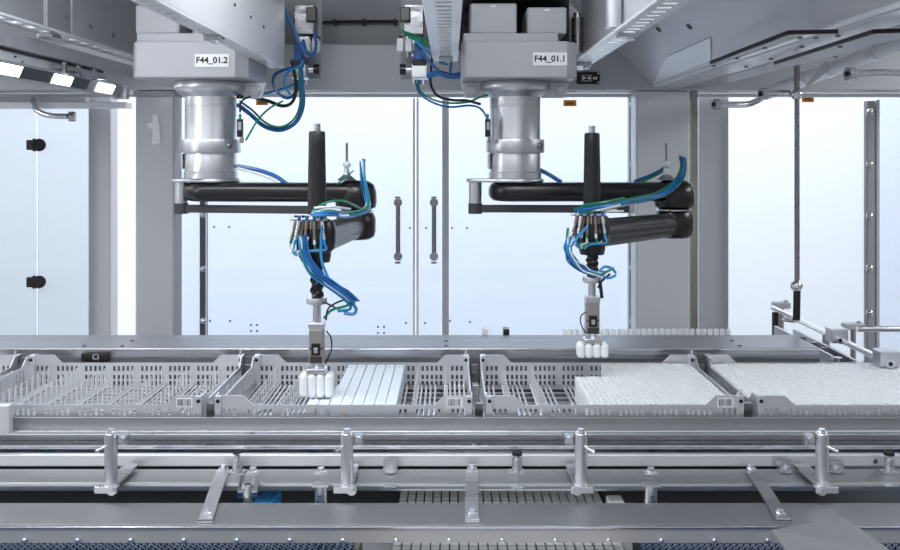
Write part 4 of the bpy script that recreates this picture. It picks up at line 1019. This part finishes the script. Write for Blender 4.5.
small_bolt(321, 'bolt with washer plate left of the second clamp post')
small_bolt(651, 'bolt with washer plate right of the third clamp post')
for px, lb in ((390, 'thin steel tab under the square block near the centre posts'), (517, 'thin steel tab in front of the capped standoff'), (787, 'thin steel tab in front of the block by the right strap'), (890, 'thin steel tab near the right edge')):
    tag(MB().box(X(px - 6, 1.84), X(px + 6, 1.84), 1.832, 1.8442, Z(487, 1.84), Z(484.5, 1.84)).build('steel_tab', M['steel_bright'], bevel=.0008), lb, 'tab')
def peg(px, label):
    Y = 1.815; x = X(px, Y); k = thing('support_peg', label, 'peg', (x, Y, .80))
    MB().cyl((x, Y, .801), (x, Y, Z(485, Y)), .0125, n=22).build('peg_shaft', M['steel'], k)
    MB().box(x - .0165, x + .0165, Y - .0135, Y + .0135, Z(485, Y) + .0002, Z(485, Y) + .004).build('peg_cap', M['steel_bright'], k)
peg(321, 'upright round steel peg left of the second clamp post'); peg(651, 'upright round steel peg right of the third clamp post')
# fork bracket with ring
fk = thing('fork_bracket', 'forked steel bracket holding a ring beside the left strap', 'bracket', at(248, 503, 1.8))
for s in (-1, 1): MB().bar(at(247.5 + s * 7.5, 495, 1.80), at(250 + s * 7, 478, 1.842), .010, .016).build('fork_arm', M['steel_bright'], fk, .001)
MB().lathe([(.0085, -.02), (.0105, -.02), (.0115, 0), (.0115, .004), (.0075, .004), (.0075, -.01)], at(247.5, 486, 1.80), n=24).build('ring_bush', M['steel_bright'], fk)
MB().cyl((at(248, 486, 1.8).x, 1.80, .802), (at(248, 486, 1.8).x, 1.80, at(248, 486, 1.8).z - .0205), .009, n=16).build('pin_shaft', M['steel'], fk)

# ------------------------------------------------------------------ belts below
bl = thing('modular_belt', 'grey modular conveyor belt of small square links below the rails', 'conveyor', (.12, 1.8, .80))
MB().box(-.112, .34, 1.35, 2.08, .801, .838).build('belt_core', M['blackm'], bl)
mb = MB()
for i in range(24):
    for j in range(40):
        x = -.110 + i * .0185; y = 1.352 + j * .0182
        mb.box(x, x + .015, y, y + .0145, .8382, .8475)
mb.build('belt_links', M['belt'], bl, 0)
for (a, b, lb) in ((-1.2, -.175, 'blue mesh belt below the front plate at left'), (.365, 1.25, 'blue mesh belt below the front plate at right')):
    k = thing('mesh_belt', lb, 'conveyor', ((a + b) / 2, 1.55, .80))
    MB().box(a, b, 1.30, 1.80, .801, .842).build('belt_bed', M['blackm'], k)
    mb = MB()
    nx = int((b - a) / .0125)
    for i in range(nx):
        for j in range(36):
            x = a + .001 + i * .0125; y = 1.56 + j * .0066; o_ = .004 if j % 2 else 0
            mb.box(x + o_, x + o_ + .0085, y, y + .0048, .842, .847)
    mb.build('mesh_links', M['blue_mesh'], k)
tag(MB().prism([(X(255, 1.9), 1.86), (X(273, 1.9), 1.86), (X(277, 1.9), 1.95), (X(262, 1.9), 1.95)], 'xy', .815, .878).build('blue_wedge', M['lblue'], bevel=.002), 'bright blue plastic piece seen through the gap at left', 'piece')
tag(MB().box(X(608, 1.9), X(624, 1.9), 1.87, 1.93, .801, .872).build('white_block', M['whiteh'], bevel=.004), 'small white block seen through the gap beside the grey belt', 'block')
k = thing('motor_unit', 'rounded steel motor below the front plate at centre left', 'motor', at(380, 552, 1.64))
MB().cyl((X(362, 1.66), 1.58, .83), (X(383, 1.66), 1.58, .83), .024, n=24).build('motor_body', M['steel'], k)
MB().box(X(360, 1.66), X(385, 1.66), 1.565, 1.60, .8005, .815).build('motor_foot', M['steel_dark'], k)
# inclined corner panel
cp = thing('corner_panel', 'tilted grey sheet metal cover at the lower right corner', 'cover', at(830, 545, 1.5))
A, B_, C_, D_ = at(771, 532, 1.50), at(843, 519, 1.56), at(893, 556, 1.44), at(795, 566, 1.38)
n = (B_ - A).cross(D_ - A).normalized() * .004
MB().add([A, B_, C_, D_, A - n, B_ - n, C_ - n, D_ - n], [(0, 3, 2, 1), (4, 5, 6, 7), (0, 1, 5, 4), (1, 2, 6, 5), (2, 3, 7, 6), (3, 0, 4, 7)])  .build('sheet', M['sheet'], cp, .001)
E_ = B_ + Vector((.03, 0, -.02)); F_ = C_ + Vector((.03, 0, -.02))
MB().add([B_, E_, F_, C_, B_ - n, E_ - n, F_ - n, C_ - n], [(0, 3, 2, 1), (4, 5, 6, 7), (0, 1, 5, 4), (1, 2, 6, 5), (2, 3, 7, 6), (3, 0, 4, 7)]).build('folded_edge', M['sheet'], cp, .001)
# left block
tag(MB().box(X(-30, 1.94), X(10, 1.94), 1.935, 1.955, Z(434, 1.94), Z(405, 1.94)).build('end_block', M['paint'], bevel=.003), 'pale square end block at the left edge below the trays', 'block')

for o in list(sc.objects):
    if '_w' in o: del o['_w']
